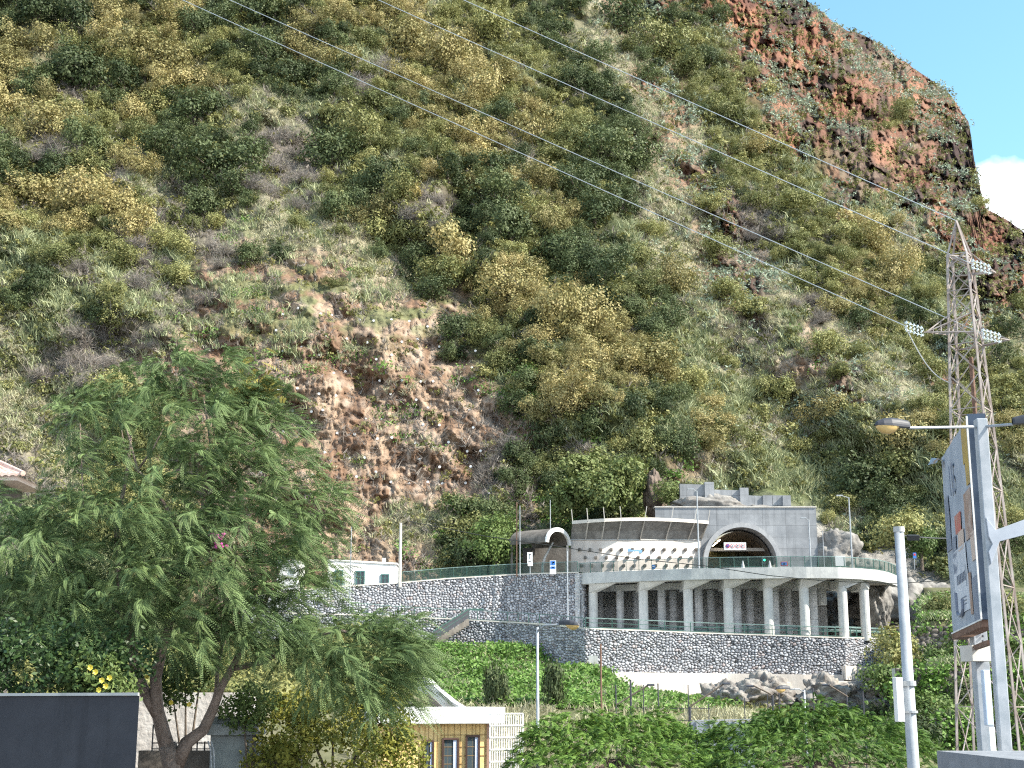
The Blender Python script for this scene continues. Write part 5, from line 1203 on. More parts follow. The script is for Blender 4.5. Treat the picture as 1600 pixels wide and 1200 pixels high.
        sgn = np.where(np.arange(n) % 2, 1., -1.)[:, None]; sdv = unit(np.cross(bd, rng.normal(size=(n, 3)) * .35 + (0, -1, 0))); d = unit(bd * .8 + sgn * sdv * .6 + rng.normal(size=(n, 3)) * .12 + np.array([0, 0, -.5]) * j_[:, None])
        q, v, h = fronds(base, d, rng.uniform(.26, .50, n), 15, .052, .55, (.36, 0, .06), rng, .20); hs_ = rng.uniform(0, 1, ns)[sp]; h = np.clip(.65 * np.repeat(hs_, 30) + .35 * h, 0, 1); v = np.clip(.5 * np.repeat(rng.uniform(0, 1, ns)[sp], 30) + .5 * v, 0, 1); Q.append(q); V_.append(v); H_.append(h)
    leafmesh('crown', np.concatenate(Q), M['f_feather'], {'v': np.concatenate(V_), 'h': np.concatenate(H_)}, parent=root, base=tuple(root.location))
    n = 130; base = Pn(395 + rng.normal(size=n) * 16, 620 + rng.normal(size=n) * 22, 34.3 + rng.normal(size=n) * .2); q, v, h = fronds(base, unit(rng.normal(size=(n, 3)) * .5 + (.2, 0, .7)), rng.uniform(.3, .55, n), 11, .1, .5, (.2, 0, 0), rng, .2)
    o = leafmesh('yellowed_crown', q, M['f_feather2'], {'v': v, 'h': h}, parent=root, base=tuple(root.location)); o['label'] = 'yellowed spray at the upper right of the crown'
    fl = MB()
    for k in range(26):
        c = P(341 + rng.normal() * 5, 838 + (k % 2) * 14 + rng.normal() * 4, 32.3); fl.box(c, (.06, .06, .05), rng.uniform(0, 3), rng.uniform(0, 3))
    fl.build('blossom', M['magenta'], root)
feather_tree()
def feather_neighbour():
    root = T('feathery_tree', 'second dark feathery tree behind, along the left photo edge', 'tree', P(-60, 1235, 38)); b = MB(); b.tube([P(-60, 1240, 38), P(-40, 1050, 38), P(0, 900, 38)], [.3, .22, .1], 9)
    b.tube([P(-40, 1050, 38), P(40, 980, 38.5)], [.12, .05], 7); b.build('trunk', M['bark'], root, smooth=True)
    rng = np.random.default_rng(33); Q, V_, H_ = [], [], []
    for (px, py, rx, ry, Y, n) in [(20, 850, 70, 60, 37.5, 300), (60, 930, 90, 60, 37.5, 380), (160, 960, 80, 45, 38, 260), (0, 1000, 60, 40, 38, 200), (-60, 900, 80, 80, 38, 260), (-80, 780, 60, 60, 38, 160)]:
        a = rng.uniform(0, 6.283, n); rr = np.sqrt(rng.uniform(0, 1, n)); dep = rng.normal(size=n) * .7; base = Pn(px + rx * rr * np.cos(a), py + ry * rr * np.sin(a), Y + dep)
        q, v, h = fronds(base, unit(np.stack([np.cos(a) * rr, dep * .3 - .3, -np.sin(a) * rr * .3], 1) + rng.normal(size=(n, 3)) * .4), rng.uniform(.4, .7, n), 12, .12, .6, (.15, 0, 0), rng, .2); Q.append(q); V_.append(v); H_.append(h)
    leafmesh('crown', np.concatenate(Q), M['f_feather'], {'v': np.concatenate(V_), 'h': np.concatenate(H_)}, parent=root, base=tuple(root.location))
feather_neighbour()
def hedge_tree(label, blobs, Y, seed, trunkpx):
    base0 = P(trunkpx, 1250, Y); root = T('umbrella_tree', label, 'tree', (base0.x, Y, -6), 'low spreading trees along the bottom of the photo'); rng = np.random.default_rng(seed); Q, V_, H_ = [], [], []
    b = MB(); top = P(trunkpx, 1190, Y); b.tube([(base0.x, Y, -6.1), tuple(top)], [.22, .14], 8)
    for (px, py, rx, ry, dy, n) in blobs:
        b.tube([tuple(top), tuple(P(px, py + ry * .4, Y + dy * .5))], [.09, .03], 6)
        n = int(n * 3.0)
        a = rng.uniform(0, 6.283, n); u = rng.uniform(0, 1, n) ** .5; R = rx / F * Y; Hh = ry / F * Y * 1.1; c = P(px, py, Y + dy)
        # domed shell, the foliage held in flat layers
        x = np.cos(a) * u * R; y = np.sin(a) * u * R * .9; z = Hh * np.sqrt(np.clip(1 - u ** 2, 0, 1)); z = z * rng.uniform(.55, 1.0, n) ; lay = .28
        z = np.round(z / lay + rng.normal(size=n) * .3) * lay; z = z + .22 * np.sin(x * 3.1 + px) * np.cos(y * 2.7); p = np.stack([x, y, z], 1) + np.array(c)
        d = unit(np.stack([np.cos(a) * .8, np.sin(a) * .8, np.full(n, .45)], 1) + rng.normal(size=(n, 3)) * .45)
        keep = np.array([mnoise.noise(Vector(t_ * 1.9)) for t_ in p]) > -.28; p = p[keep]; d = d[keep]; n = len(p)
        q, v, h = fronds(p, d, rng.uniform(.20, .40, n), 12, .06, .55, (.05, 0, 0), rng, .24); Q.append(q); V_.append(v); H_.append(h)
    leafmesh('crown', np.concatenate(Q), M['f_hedge'], {'v': np.concatenate(V_), 'h': np.concatenate(H_)}, parent=root, base=tuple(root.location)); b.build('trunk', M['bark'], root, smooth=True)
hedge_tree('low spreading umbrella-like tree right of the street lamp, bottom centre', [(900, 1165, 85, 42, 0, 520), (985, 1160, 95, 42, .5, 560), (1060, 1180, 70, 42, 0, 380), (960, 1210, 140, 50, -2, 620), (850, 1210, 60, 55, -1, 260), (1090, 1215, 60, 40, -1.5, 240)], 46, 51, 960)
hedge_tree('larger spreading umbrella-like tree left of the concrete pole, bottom right', [(1270, 1158, 95, 52, .5, 620), (1180, 1180, 80, 44, 0, 430), (1360, 1175, 80, 48, 0, 430), (1270, 1210, 160, 55, -2, 720), (1150, 1215, 60, 36, -1.5, 240), (1420, 1205, 50, 40, -1, 220), (1230, 1150, 50, 34, 1, 200)], 45, 52, 1270)

def blob_bush(name, label, blobs, mt, leaf, stem_px, group=None, flowers=None, seed=1, cat='bush', per=1.0):
    rng = np.random.default_rng(seed); Y = blobs[0][4]; base = P(stem_px, 1230, Y); root = T(name, label, cat, base, group); Q, V_, H_ = [], [], []; b = MB()
    for (px, py, rx, ry, Y, n) in blobs:
        n = int(n * per); nc = max(6, n // 12); a = rng.uniform(0, 6.283, nc); rr = np.sqrt(rng.uniform(.1, 1, nc)); k = np.repeat(np.arange(nc), 12)
        c = Pn(px + rx * rr * np.cos(a), py + ry * rr * np.sin(a), Y - np.sqrt(np.clip(1 - rr ** 2, 0, 1)) * rx / 65 * rng.uniform(-.4, 1, nc)); p = c[k] + rng.normal(size=(len(k), 3)) * leaf * 1.6
        nn = unit(rng.normal(size=p.shape) + (0.2, -.7, .6)); q = leaf_quads(p, nn, leaf * rng.uniform(.6, 1.3, len(p)), .5, rng); Q.append(q); hh = rng.uniform(0, 1, nc)[k]; H_.append(hh); V_.append(np.clip(hh * .5 + rng.uniform(0, .5, len(p)), 0, 1))
        b.tube([tuple(base), tuple(P(px, py + ry * .3, Y))], [.05, .015], 6)
    leafmesh('foliage', np.concatenate(Q), M[mt], {'v': np.concatenate(V_), 'h': np.concatenate(H_)}, parent=root, base=tuple(root.location)); b.build('stem', M['stem'], root)
    for (px, py, Y) in flowers or []:
        f = MB(); c = P(px, py, Y)
        for k in range(6):
            t = k * 1.047; f.add([c, c + Vector((math.cos(t) * .05, -.03, math.sin(t) * .05)), c + Vector((math.cos(t + .5) * .065, -.05, math.sin(t + .5) * .065)), c + Vector((math.cos(t + 1) * .05, -.03, math.sin(t + 1) * .05))], [(0, 1, 2, 3)])
        f.build('flower', M['flower'], root)
    return root
blob_bush('yellow_green_bush', 'big yellow-green bush left of the timber cabin', [(440, 1140, 60, 45, 35, 1500), (520, 1120, 70, 45, 35.2, 1800), (590, 1130, 55, 50, 35, 1500), (630, 1180, 40, 45, 35, 900), (520, 1180, 110, 50, 34.6, 2600), (430, 1190, 50, 40, 34.5, 1000), (610, 1100, 35, 30, 35.4, 500), (470, 1105, 45, 25, 35.2, 500)], 'f_yellowgreen', .062, 520, seed=3)
blob_bush('dark_leafy_bush', 'dark bush draped over the grey wall at the left', [(40, 1040, 80, 45, 31.6, 1700), (130, 1045, 70, 42, 31.6, 1700), (190, 1030, 50, 45, 31.8, 1000), (70, 1000, 90, 40, 32, 1300), (-40, 1040, 60, 50, 32, 900)], 'f_dark', .07, 60, seed=4)
blob_bush('flowering_bush', 'glossy bush with yellow trumpet flowers left of the tree fork', [(150, 1062, 48, 34, 31.2, 900), (180, 1082, 34, 26, 31.0, 500), (120, 1050, 34, 24, 31.2, 400)], 'f_fresh', .065, 170, seed=5,
    flowers=[(195, 1091, 30.3), (197, 1088, 30.3), (150, 1050, 30.3), (160, 1063, 30.3), (172, 1059, 30.3), (142, 1043, 30.3), (155, 1078, 30.4), (166, 1072, 30.4)])
blob_bush('flowering_bush', 'glossy bush with yellow trumpet flowers between the two trunks', [(290, 1050, 42, 38, 35.6, 900), (270, 1080, 34, 26, 35.6, 500), (315, 1035, 34, 28, 35.8, 500)], 'f_fresh', .065, 290, seed=6,
    flowers=[(303, 1020, 34.6), (310, 1024, 34.6), (320, 1030, 34.6), (230, 1057, 34.4), (324, 1026, 34.6), (296, 1101, 34.6), (268, 1098, 34.6)])
blob_bush('small_leafy_bush', 'small dark bush over the right end of the pale equipment hut', [(380, 1112, 36, 26, 34.4, 700), (400, 1095, 36, 26, 34.6, 600)], 'f_fresh', .06, 390, seed=7)

# ------------------------------------------------------------------ walls, hut and house at the lower left
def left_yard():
    A = P(218, 1087, 28.6); B = P(-330, 1085, 33.5); root = T('garden_wall', 'grey garden wall with shade put into its colour, lower left', 'wall', (A.x, A.y, -3.5)); d = (B - A); d.z = 0; d.normalize(); nb = Vector((d.y, -d.x, 0)); nb = nb if nb.y > 0 else -nb
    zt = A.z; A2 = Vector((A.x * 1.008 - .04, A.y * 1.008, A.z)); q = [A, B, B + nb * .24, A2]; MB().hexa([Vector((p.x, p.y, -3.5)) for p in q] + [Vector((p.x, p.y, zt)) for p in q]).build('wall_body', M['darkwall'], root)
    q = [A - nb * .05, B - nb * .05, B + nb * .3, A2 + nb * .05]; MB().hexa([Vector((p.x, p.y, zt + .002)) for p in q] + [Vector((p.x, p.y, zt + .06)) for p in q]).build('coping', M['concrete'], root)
    Y = 39.0; zt = Z(1082, Y); x0, x1 = X(214, 1100, Y), X(374, 1100, Y); root = T('whitewashed_wall', 'sunlit whitewashed wall seen through the tree fork', 'wall', ((x0 + x1) / 2, Y, -4))
    MB().box(((x0 + x1) / 2, Y + .15, (zt - 4) / 2), (x1 - x0 + .8, .3, zt + 4)).build('wall_body', M['plaster'], root)
    Y = 35.5; r = T('low_wall', 'low grey concrete wall under the whitewashed one', 'wall', P(290, 1200, Y)); x0, x1 = X(216, 1170, Y), X(470, 1170, Y); zt = Z(1173, Y)
    MB().box(((x0 + x1) / 2, Y + .2, zt - 1.2), (x1 - x0, .3, 2.4)).build('wall_body', M['concrete_dark'], r)
    r = T('low_fence', 'low dark metal fence on the grey concrete wall', 'fence', P(240, 1173, Y - .2)); xa, xb = X(236, 1170, Y), X(330, 1170, Y)
    MB().bar((xa, Y + .1, zt + .18), (xb, Y + .1, zt + .18), .03).bar((xa, Y + .1, zt + .04), (xb, Y + .1, zt + .04), .025).build('rail', M['lamp_dark'], r)
    for k in range(9): q = xa + (xb - xa) * k / 8; MB().bar((q, Y + .1, zt), (q, Y + .1, zt + (.62 if k == 0 else .22)), .03).build('post', M['lamp_dark'], r)
    Y = 34.6; r = T('equipment_hut', 'pale grey-green equipment hut with overhanging lid, right of the fork', 'hut', P(362, 1200, Y)); x0, x1 = X(326, 1150, Y), X(402, 1150, Y)
    MB().box(((x0 + x1) / 2, Y + .5, Z(1170, Y)), (x1 - x0 - .08, .9, 1.5)).build('hut_body', mat('hut_paint', (.25, .28, .27), (.18, .2, .2), .6), r)
    MB().box(((x0 + x1) / 2, Y + .45, Z(1140, Y)), (x1 - x0 + .06, 1.1, .26)).build('lid', mat('hut_lid_paint', (.30, .33, .32), (.24, .26, .26), .6), r, bevel=.02)
    m = MB()
    for dx in (0, .07): m.tube([P(325, 1158, 33.9) + Vector((dx, 0, 0)), P(329, 1172, 33.9) + Vector((dx, 0, 0)), P(331, 1230, 33.9) + Vector((dx, 0, 0))], .02, 6)
    o = m.build('drain_pipes', M['galv'], None, tuple(P(331, 1230, 33.9))); o.name = 'twin_pipe'; tag(o, 'pair of thin white pipes running down beside the equipment hut', 'pipe')
    # house whose roof corner shows at the left edge
    Y = 62; r = T('tiled_house', 'house with pink clay roof tiles, only its roof corner showing at left', 'house', P(-60, 1150, Y)); xr = X(30, 740, Y); xl = xr - 9; ze = Z(752, Y)
    MB().box(((xl + xr) / 2 - .5, Y + 2.0, (ze - 6) / 2), (xr - xl - 1.0, 3, ze + 6)).build('wall', M['concrete_dark'], r)
    MB().box(((xl + xr) / 2, Y + 1.6, ze + .12), (xr - xl, 3.6, .22)).build('eave', mat('eave_plaster', (.72, .60, .50), (.6, .46, .38)), r)
    rf = MB(); n = 60; W = xr - xl + .3
    for side in (0,):
        rows = [[], []]
        for k in range(n * 4 + 1):
            x = xl + W * k / (n * 4); zz = .07 * abs(math.sin(math.pi * k / 8)); rows[0].append(Vector((x, Y - .35, ze + .26 + zz))); rows[1].append(Vector((min(x, xr - 3.4), Y + 3.9, ze + 1.9 + zz)))
        rf.sheet(rows); rf.sheet([[p - Vector((0, 0, .1)) for p in rows[0]], rows[0]])
    rf.sheet([[Vector((xr + .3, Y - .35, ze + .26)), Vector((xr + .3, Y + 4.2, ze + .26))], [Vector((xr - 3.4, Y + 3.9, ze + 1.9)), Vector((xr - 3.4, Y + 3.95, ze + 1.9))]])
    rf.build('roof', mat('pink_clay_tile', (.72, .56, .50), (.58, .38, .30), .8, 3), r)
    hp = MB(); hp.tube([Vector((xr + .3, Y - .35, ze + .3)), Vector((xr - 3.4, Y + 3.9, ze + 1.98))], .12, 8); hp.build('ridge_tile', mat('ridge_tile_clay', (.7, .52, .44), (.5, .33, .27)), r)
left_yard()

# ------------------------------------------------------------------ timber cabin, white stair wall, lattice
def cabin():
    Y = 57.0; r = T('timber_cabin', 'ochre timber-clad cabin with thick white flat roof', 'cabin', P(700, 1240, Y)); xa, xb = X(596, 1150, Y), X(764, 1150, Y + 1.2); D = Vector((-1.0, 6, 0)); zb = -6
    A, B = Vector((xa, Y, zb)), Vector((xb, Y + 1.2, zb)); zt = Z(1131, Y); C = lambda p, z: Vector((p.x, p.y, z))
    clad = mat('ochre_timber', (.80, .58, .27), (.68, .47, .19), .7, 2, .2)
    MB().hexa([A, B, B + D, A + D, C(A, zt), C(B, zt), C(B + D, zt), C(A + D, zt)]).build('wall', clad, r)
    t = (B - A).normalized(); u = Vector((0, 0, 1)); nrm = Vector((t.y, -t.x, 0))
    a0, a1 = Z(1131, Y), Z(1105, Y); e = .45; F0 = A - t * .4 + nrm * e; F1 = B + t * .55 + nrm * e; G1 = F1 + D * 1.15; G0 = F0 + D * 1.15
    MB().hexa([C(F0, a0), C(F1, a0), C(G1, a0), C(G0, a0), C(F0, a1), C(F1, a1), C(G1, a1), C(G0, a1)]).build('flat_roof', M['white'], r, bevel=.02)
    bd = MB(); L = (B - A).length; rr = random.Random(4)
    s = .1
    while s < L:
        q = A + t * s + nrm * .012; bd.bar(C(q, zb + .2), C(q, zt), .010, .02); s += .115 + rr.random() * .16
    bd.build('board_joint', mat('joint_shadow_gap', (.30, .19, .08), (.24, .15, .06)), r)
    hz = MB()
    for k, z in enumerate((1140, 1149, 1168, 1182, 1195)):
        for (p, q) in ((688, 722), (724, 760)):
            if rr.random() < .8:
                P0 = A + t * ((p - 596) / 168 * L) + nrm * .02; P1 = A + t * ((q - 596) / 168 * L) + nrm * .02; hz.bar(C(P0, Z(z, Y)), C(P1, Z(z, Y)), .02)
    hz.build('cladding_trim', mat('trim_gap', (.30, .19, .08), (.24, .15, .06)), r)
    MB().bar(C(B + nrm * .03 - t * .05, zb), C(B + nrm * .03 - t * .05, zt), .1).build('corner_board', mat('corner_board_brown', (.45, .28, .20), (.35, .2, .14)), r)
    frm = mat('brown_window_frame', (.10, .055, .045), (.07, .04, .03), .5)
    for (p, q, top) in ((661, 676, 1158), (691, 715, 1155), (728, 748, 1151)):
        sa = (p - 596) / 168 * L; sb = (q - 596) / 168 * L; z1 = Z(top, Y); z0 = z1 - 1.9
        w = MB(); f = .07
        for s_ in (sa, sb): c0 = A + t * s_ + nrm * .05; w.bar(C(c0, z0), C(c0, z1), f, .12, (0, 1, 0))
        for z in (z0, z1): w.bar(C(A + t * sa + nrm * .05, z), C(A + t * sb + nrm * .05, z), .12, f)
        wo_ = w.build('window', frm, r)
        MB().add([C(A + t * sa + nrm * .02, z0), C(A + t * sb + nrm * .02, z0), C(A + t * sb + nrm * .02, z1), C(A + t * sa + nrm * .02, z1)], [(0, 1, 2, 3)]).build('pane', M['glass'], wo_)
        cu = sb - (sb - sa) * .33; MB().hexa([C(A + t * cu + nrm * .03, z0), C(A + t * (sb - .05) + nrm * .03, z0), C(A + t * (sb - .05) + nrm * .06, z0), C(A + t * cu + nrm * .06, z0), C(A + t * cu + nrm * .03, z1 - .05), C(A + t * (sb - .05) + nrm * .03, z1 - .05), C(A + t * (sb - .05) + nrm * .06, z1 - .05), C(A + t * cu + nrm * .06, z1 - .05)]).build('sash', mat('blue_white_sash', (.5, .55, .68), (.42, .47, .6), .5), wo_)
cabin()
def lattice():
    Y = 56; r = T('lattice_screen', 'white metal lattice screen beside the timber cabin', 'screen', P(790, 1240, Y)); A = P(766, 1115, Y); B = P(817, 1115, Y + .6); zt = A.z; fr = MB(); t = B - A
    for k in range(15): q = A + t * (k / 14); fr.bar((q.x, q.y, -6), (q.x, q.y, zt), .045 if k not in (0, 14) else .07)
    fr.build('upright', M['white'], r); h = MB(); z = zt
    while z > -5.5: h.bar((A.x, A.y - .03, z), (B.x, B.y - .03, z), .05); z -= .45
    h.build('crossbar', M['white'], r)
lattice()
def stair_wall():
    r = T('white_stair_wall', 'stepped white parapet wall climbing the slope behind the cabin', 'wall', P(700, 1115, 84)); pts = [(652, 1056, 92), (668, 1062, 90), (680, 1074, 88), (694, 1086, 86), (706, 1096, 84), (722, 1106, 82)]
    m = MB()
    for (a, b) in zip(pts, pts[1:]):
        A = P(*a); B = P(*b); u = Vector((.3, .4, 0)); dn = Vector((0, 0, -.9)); m.hexa([A + dn, B + dn, B + dn + u, A + dn + u, A, B, B + u, A + u])
    m.build('parapet', M['white'], r)
    b = MB(); b.prism([P(668, 1082, 85), P(692, 1105, 82.5), P(692, 1112, 82.5), P(668, 1112, 85)], (0, .5, 0)); b.build('brown_side', mat('brown_plaster', (.26, .21, .19), (.2, .16, .14)), r)
    # pale dry scrub left of it
stair_wall()
p = on_ground(900, 17, (590, 690), (78, 96)); scatter('straw_grass', [blade_quads(35, 22, .9, .9, .02, .5)], p, np.random.default_rng(5).uniform(.8, 1.6, 900), 's_dry', 'straw-coloured grass behind the timber cabin', 18)

# ------------------------------------------------------------------ fence posts behind the hedge trees
def fence():
    Y = 70; r = T('wire_fence', 'tall dark wire fence with thin posts behind the hedge trees', 'fence', P(1100, 1180, Y)); tops = [(962, 1070), (985, 1063), (1005, 1070), (1028, 1068), (1075, 1070), (1107, 1100), (1163, 1090), (1199, 1085), (1217, 1083), (1270, 1075), (1322, 1082), (1348, 1080)]
    for px, py in tops:
        MB().tube([Vector((X(px, py, Y), Y, -6)), P(px, py, Y)], .025 if px % 2 else .035, 7).build('post', M['lamp_dark'], r)
    w = MB()
    for z in (1106, 1125): w.bar(P(962, z, Y), P(1110, z + 1, Y), .03)
    w.build('rail', M['lamp_dark'], r)
    n = MB(); a = P(1082, 1126, Y - .1); b = P(1182, 1124, Y - .1); n.bar((a.x, a.y, a.z), (b.x, b.y, b.z), .06); n.build('top_rail', M['galv'], r)
    pn = T('metal_hoarding', 'grey-blue sheet hoarding behind the wire fence between the two hedge trees', 'hoarding', P(1130, 1170, Y + .6)); MB().box(((a.x + b.x) / 2, Y + .65, (a.z - 6) / 2 - .05), (b.x - a.x, .08, a.z + 6)).build('sheet', mat('bluish_sheet', (.30, .34, .38), (.22, .25, .29), .6, 1.2), pn)
    for k in range(5): q = a.lerp(b, (k + .5) / 5); MB().bar((q.x, Y + .55, -6), (q.x, Y + .55, q.z), .06).build('post', M['galv'], pn)
fence()
def angled(label, a, b, Y, post, tip):
    r = T('floodlight_arm', label, 'arm', P(post[0], 1180, Y)); m = MB().tube([P(*a, Y), P(*b, Y)], .04, 7); m.build('arm', M['stem'], r); MB().tube([Vector((X(post[0], post[1], Y), Y, -6)), P(post[0], post[1], Y)], .05, 7).build('post', M['lamp_dark'], r)
    q = P(*tip, Y); MB().box(q, (.34, .2, .05), 0, .3).build('head', M['lamp_dark'], r)
G = 'slanting arms over the fenced court'
for lab, a, b, post, tip in [('slanted dark arm rising right, leftmost over the fenced court', (962, 1102), (1012, 1071), (985, 1062), (1017, 1070)), ('slanted dark arm rising right toward the footing', (1080, 1103), (1130, 1069), (1078, 1104), (1135, 1068)), ('slanted dark arm rising left in front of the footing', (1205, 1085), (1177, 1071), (1207, 1086), (1172, 1072)), ('slanted dark arm by the boulders, right of the low street lamp', (1325, 1089), (1293, 1069), (1323, 1088), (1290, 1070))]:
    angled(lab, a, b, 69, post, tip)
for o in list(COL.objects):
    if o.name.startswith('floodlight_arm'): o['group'] = G
pole('rusty_post', 'thin rusty post standing before the stone wall right of the street lamp', 940, 1006, 1122, 70, .05, 'rust', r2=.045, sink=4)

# ------------------------------------------------------------------ street lamps, pole, billboard
def lamp_head(c, d, L, root):
    """cobra-head luminaire: c = arm end, d = outward direction"""
    d = d.normalized(); up = Vector((0, 0, 1)); s = d.cross(up).normalized(); prof = [(0, .08, .17), (.05, .10, .20), (.3, .13, .24), (.55, .17, .25), (.78, .16, .20), (.93, .10, .12), (1, .03, .04)]
    m = MB(); rows = []
    for f, w, h in prof:
        ring = []
        for k in range(13): t = math.pi * k / 12; ring.append(c + d * (f * L) + s * (math.cos(t) * w * L) + up * (math.sin(t) * h * L + .0))
        rows.append(ring + [ring[0]])
    m.sheet(rows); h = m.build('lamp_head', M['lamp_dark'], root, smooth=False)
    b = MB(); rows = []
    for f, w, h2 in [(.34, .10, .06), (.45, .15, .16), (.62, .16, .23), (.8, .145, .20), (.94, .07, .08)]:
        rows.append([c + d * (f * L) + s * (math.cos(math.pi + math.pi * k / 10) * w * L) + up * (math.sin(math.pi + math.pi * k / 10) * h2 * L) for k in range(11)])
    b.sheet(rows); b.add(rows[0], [tuple(range(11))]); b.add(rows[-1], [tuple(range(11))]); b.build('lamp_bowl', M['lamp_bowl'], root, smooth=True)
def street_lamp(label, px, pyt, Y, tip, L, r=.07, arm_r=.035):
    b = P(px, 1200, Y); root = T('street_lamp', label, 'street lamp', (b.x, Y, -6)); t = Vector((b.x, Y, Z(pyt, Y))); MB().tube([(b.x, Y, -6), tuple(t)], [r * 1.2, r * .8], 12).build('pole', M['galv'], root, smooth=True)
    e = P(tip[0], tip[1], Y - .6); MB().tube([t - Vector((0, 0, .12)), t.lerp(e, .35) + Vector((0, 0, .03)), e], arm_r, 8).build('arm', M['galv'], root, smooth=True); d = Vector((1 if tip[0] > px else -1, -.35, -.06 if tip[0] > px else 0)); lamp_head(e, d, L, root)
street_lamp('slim galvanised street lamp in front of the green bank, bottom centre', 840.5, 980, 46, (874, 976), .68, r=.055)
street_lamp('low street lamp in front of the concrete footing over the hedge tree', 1262, 1078, 68, (1234, 1077), .75, .06, .03)

def utility_pole():
    Y = 24.0; b = P(1421, 1010, Y); r = T('utility_pole', 'tapered concrete pole with white meter box, right of the hedge tree', 'pole', (X(1404, 826, Y), Y, -6)); t = P(1404.5, 826, Y); 
    MB().tube([(t.x, Y, -6), (t.x, Y, t.z)], [.125, .080], 20).build('pole_shaft', M['pole'], r, smooth=True)
    MB().tube([(t.x, Y, t.z - .06), (t.x, Y, t.z + .03)], .094, 20).build('pole_cap', M['concrete'], r)
    a = P(1404.5, 1093, Y - .1); MB().box((a.x - .02, Y - .16, a.z), (.13, .12, .72), .25).build('meter_box', M['white'], r, bevel=.012)
    for z in (.22, -.22): MB().tube([(t.x, Y, a.z + z), (t.x, Y, a.z + z + .04)], .128, 16).build('strap', M['galv'], r)
    MB().tube([(t.x, Y, Z(1068, Y)), (t.x, Y, Z(1064, Y))], .128, 16).build('pole_collar', M['galv'], r)
    w = MB(); A = P(1404, 836, Y); B = P(1560, 828, 34); pts = [A.lerp(B, k / 12) + Vector((0, 0, -.12 * math.sin(math.pi * k / 12))) for k in range(13)]; w.tube(pts, .012, 5); o = w.build('service_cable', M['cable'], None, tuple(A)); tag(o, 'thin black cable from the concrete pole top toward the billboard', 'cable')
    bx = MB(); c = P(1427, 840, 24.6); bx.box(c, (.2, .08, .09), 0, .3); o = bx.build('cable_clamp', M['cable'], None, tuple(c)); tag(o, 'black cable clamp hanging beside the concrete pole top', 'clamp')
utility_pole()
# the black cable drawn across the canopy, wing wall and deck
def long_cable():
    w = MB(); K = [(640, 815, 120), (760, 838, 118), (880, 855, 116), (1000, 874, 112), (1100, 884, 108), (1200, 899, 100), (1290, 908, 90), (1400, 912, 70), (1500, 905, 50)]
    pts = []
    for a, b in zip(K, K[1:]): pts += [P(*a).lerp(P(*b), k / 4) for k in range(4)]
    pts.append(P(*K[-1])); w.tube(pts, [.028 * p.y / 100 for p in pts], 5); o = w.build('overhead_cable', M['cable'], None, tuple(pts[0])); tag(o, 'long thin black cable crossing in front of the wing wall and deck', 'cable')
long_cable()

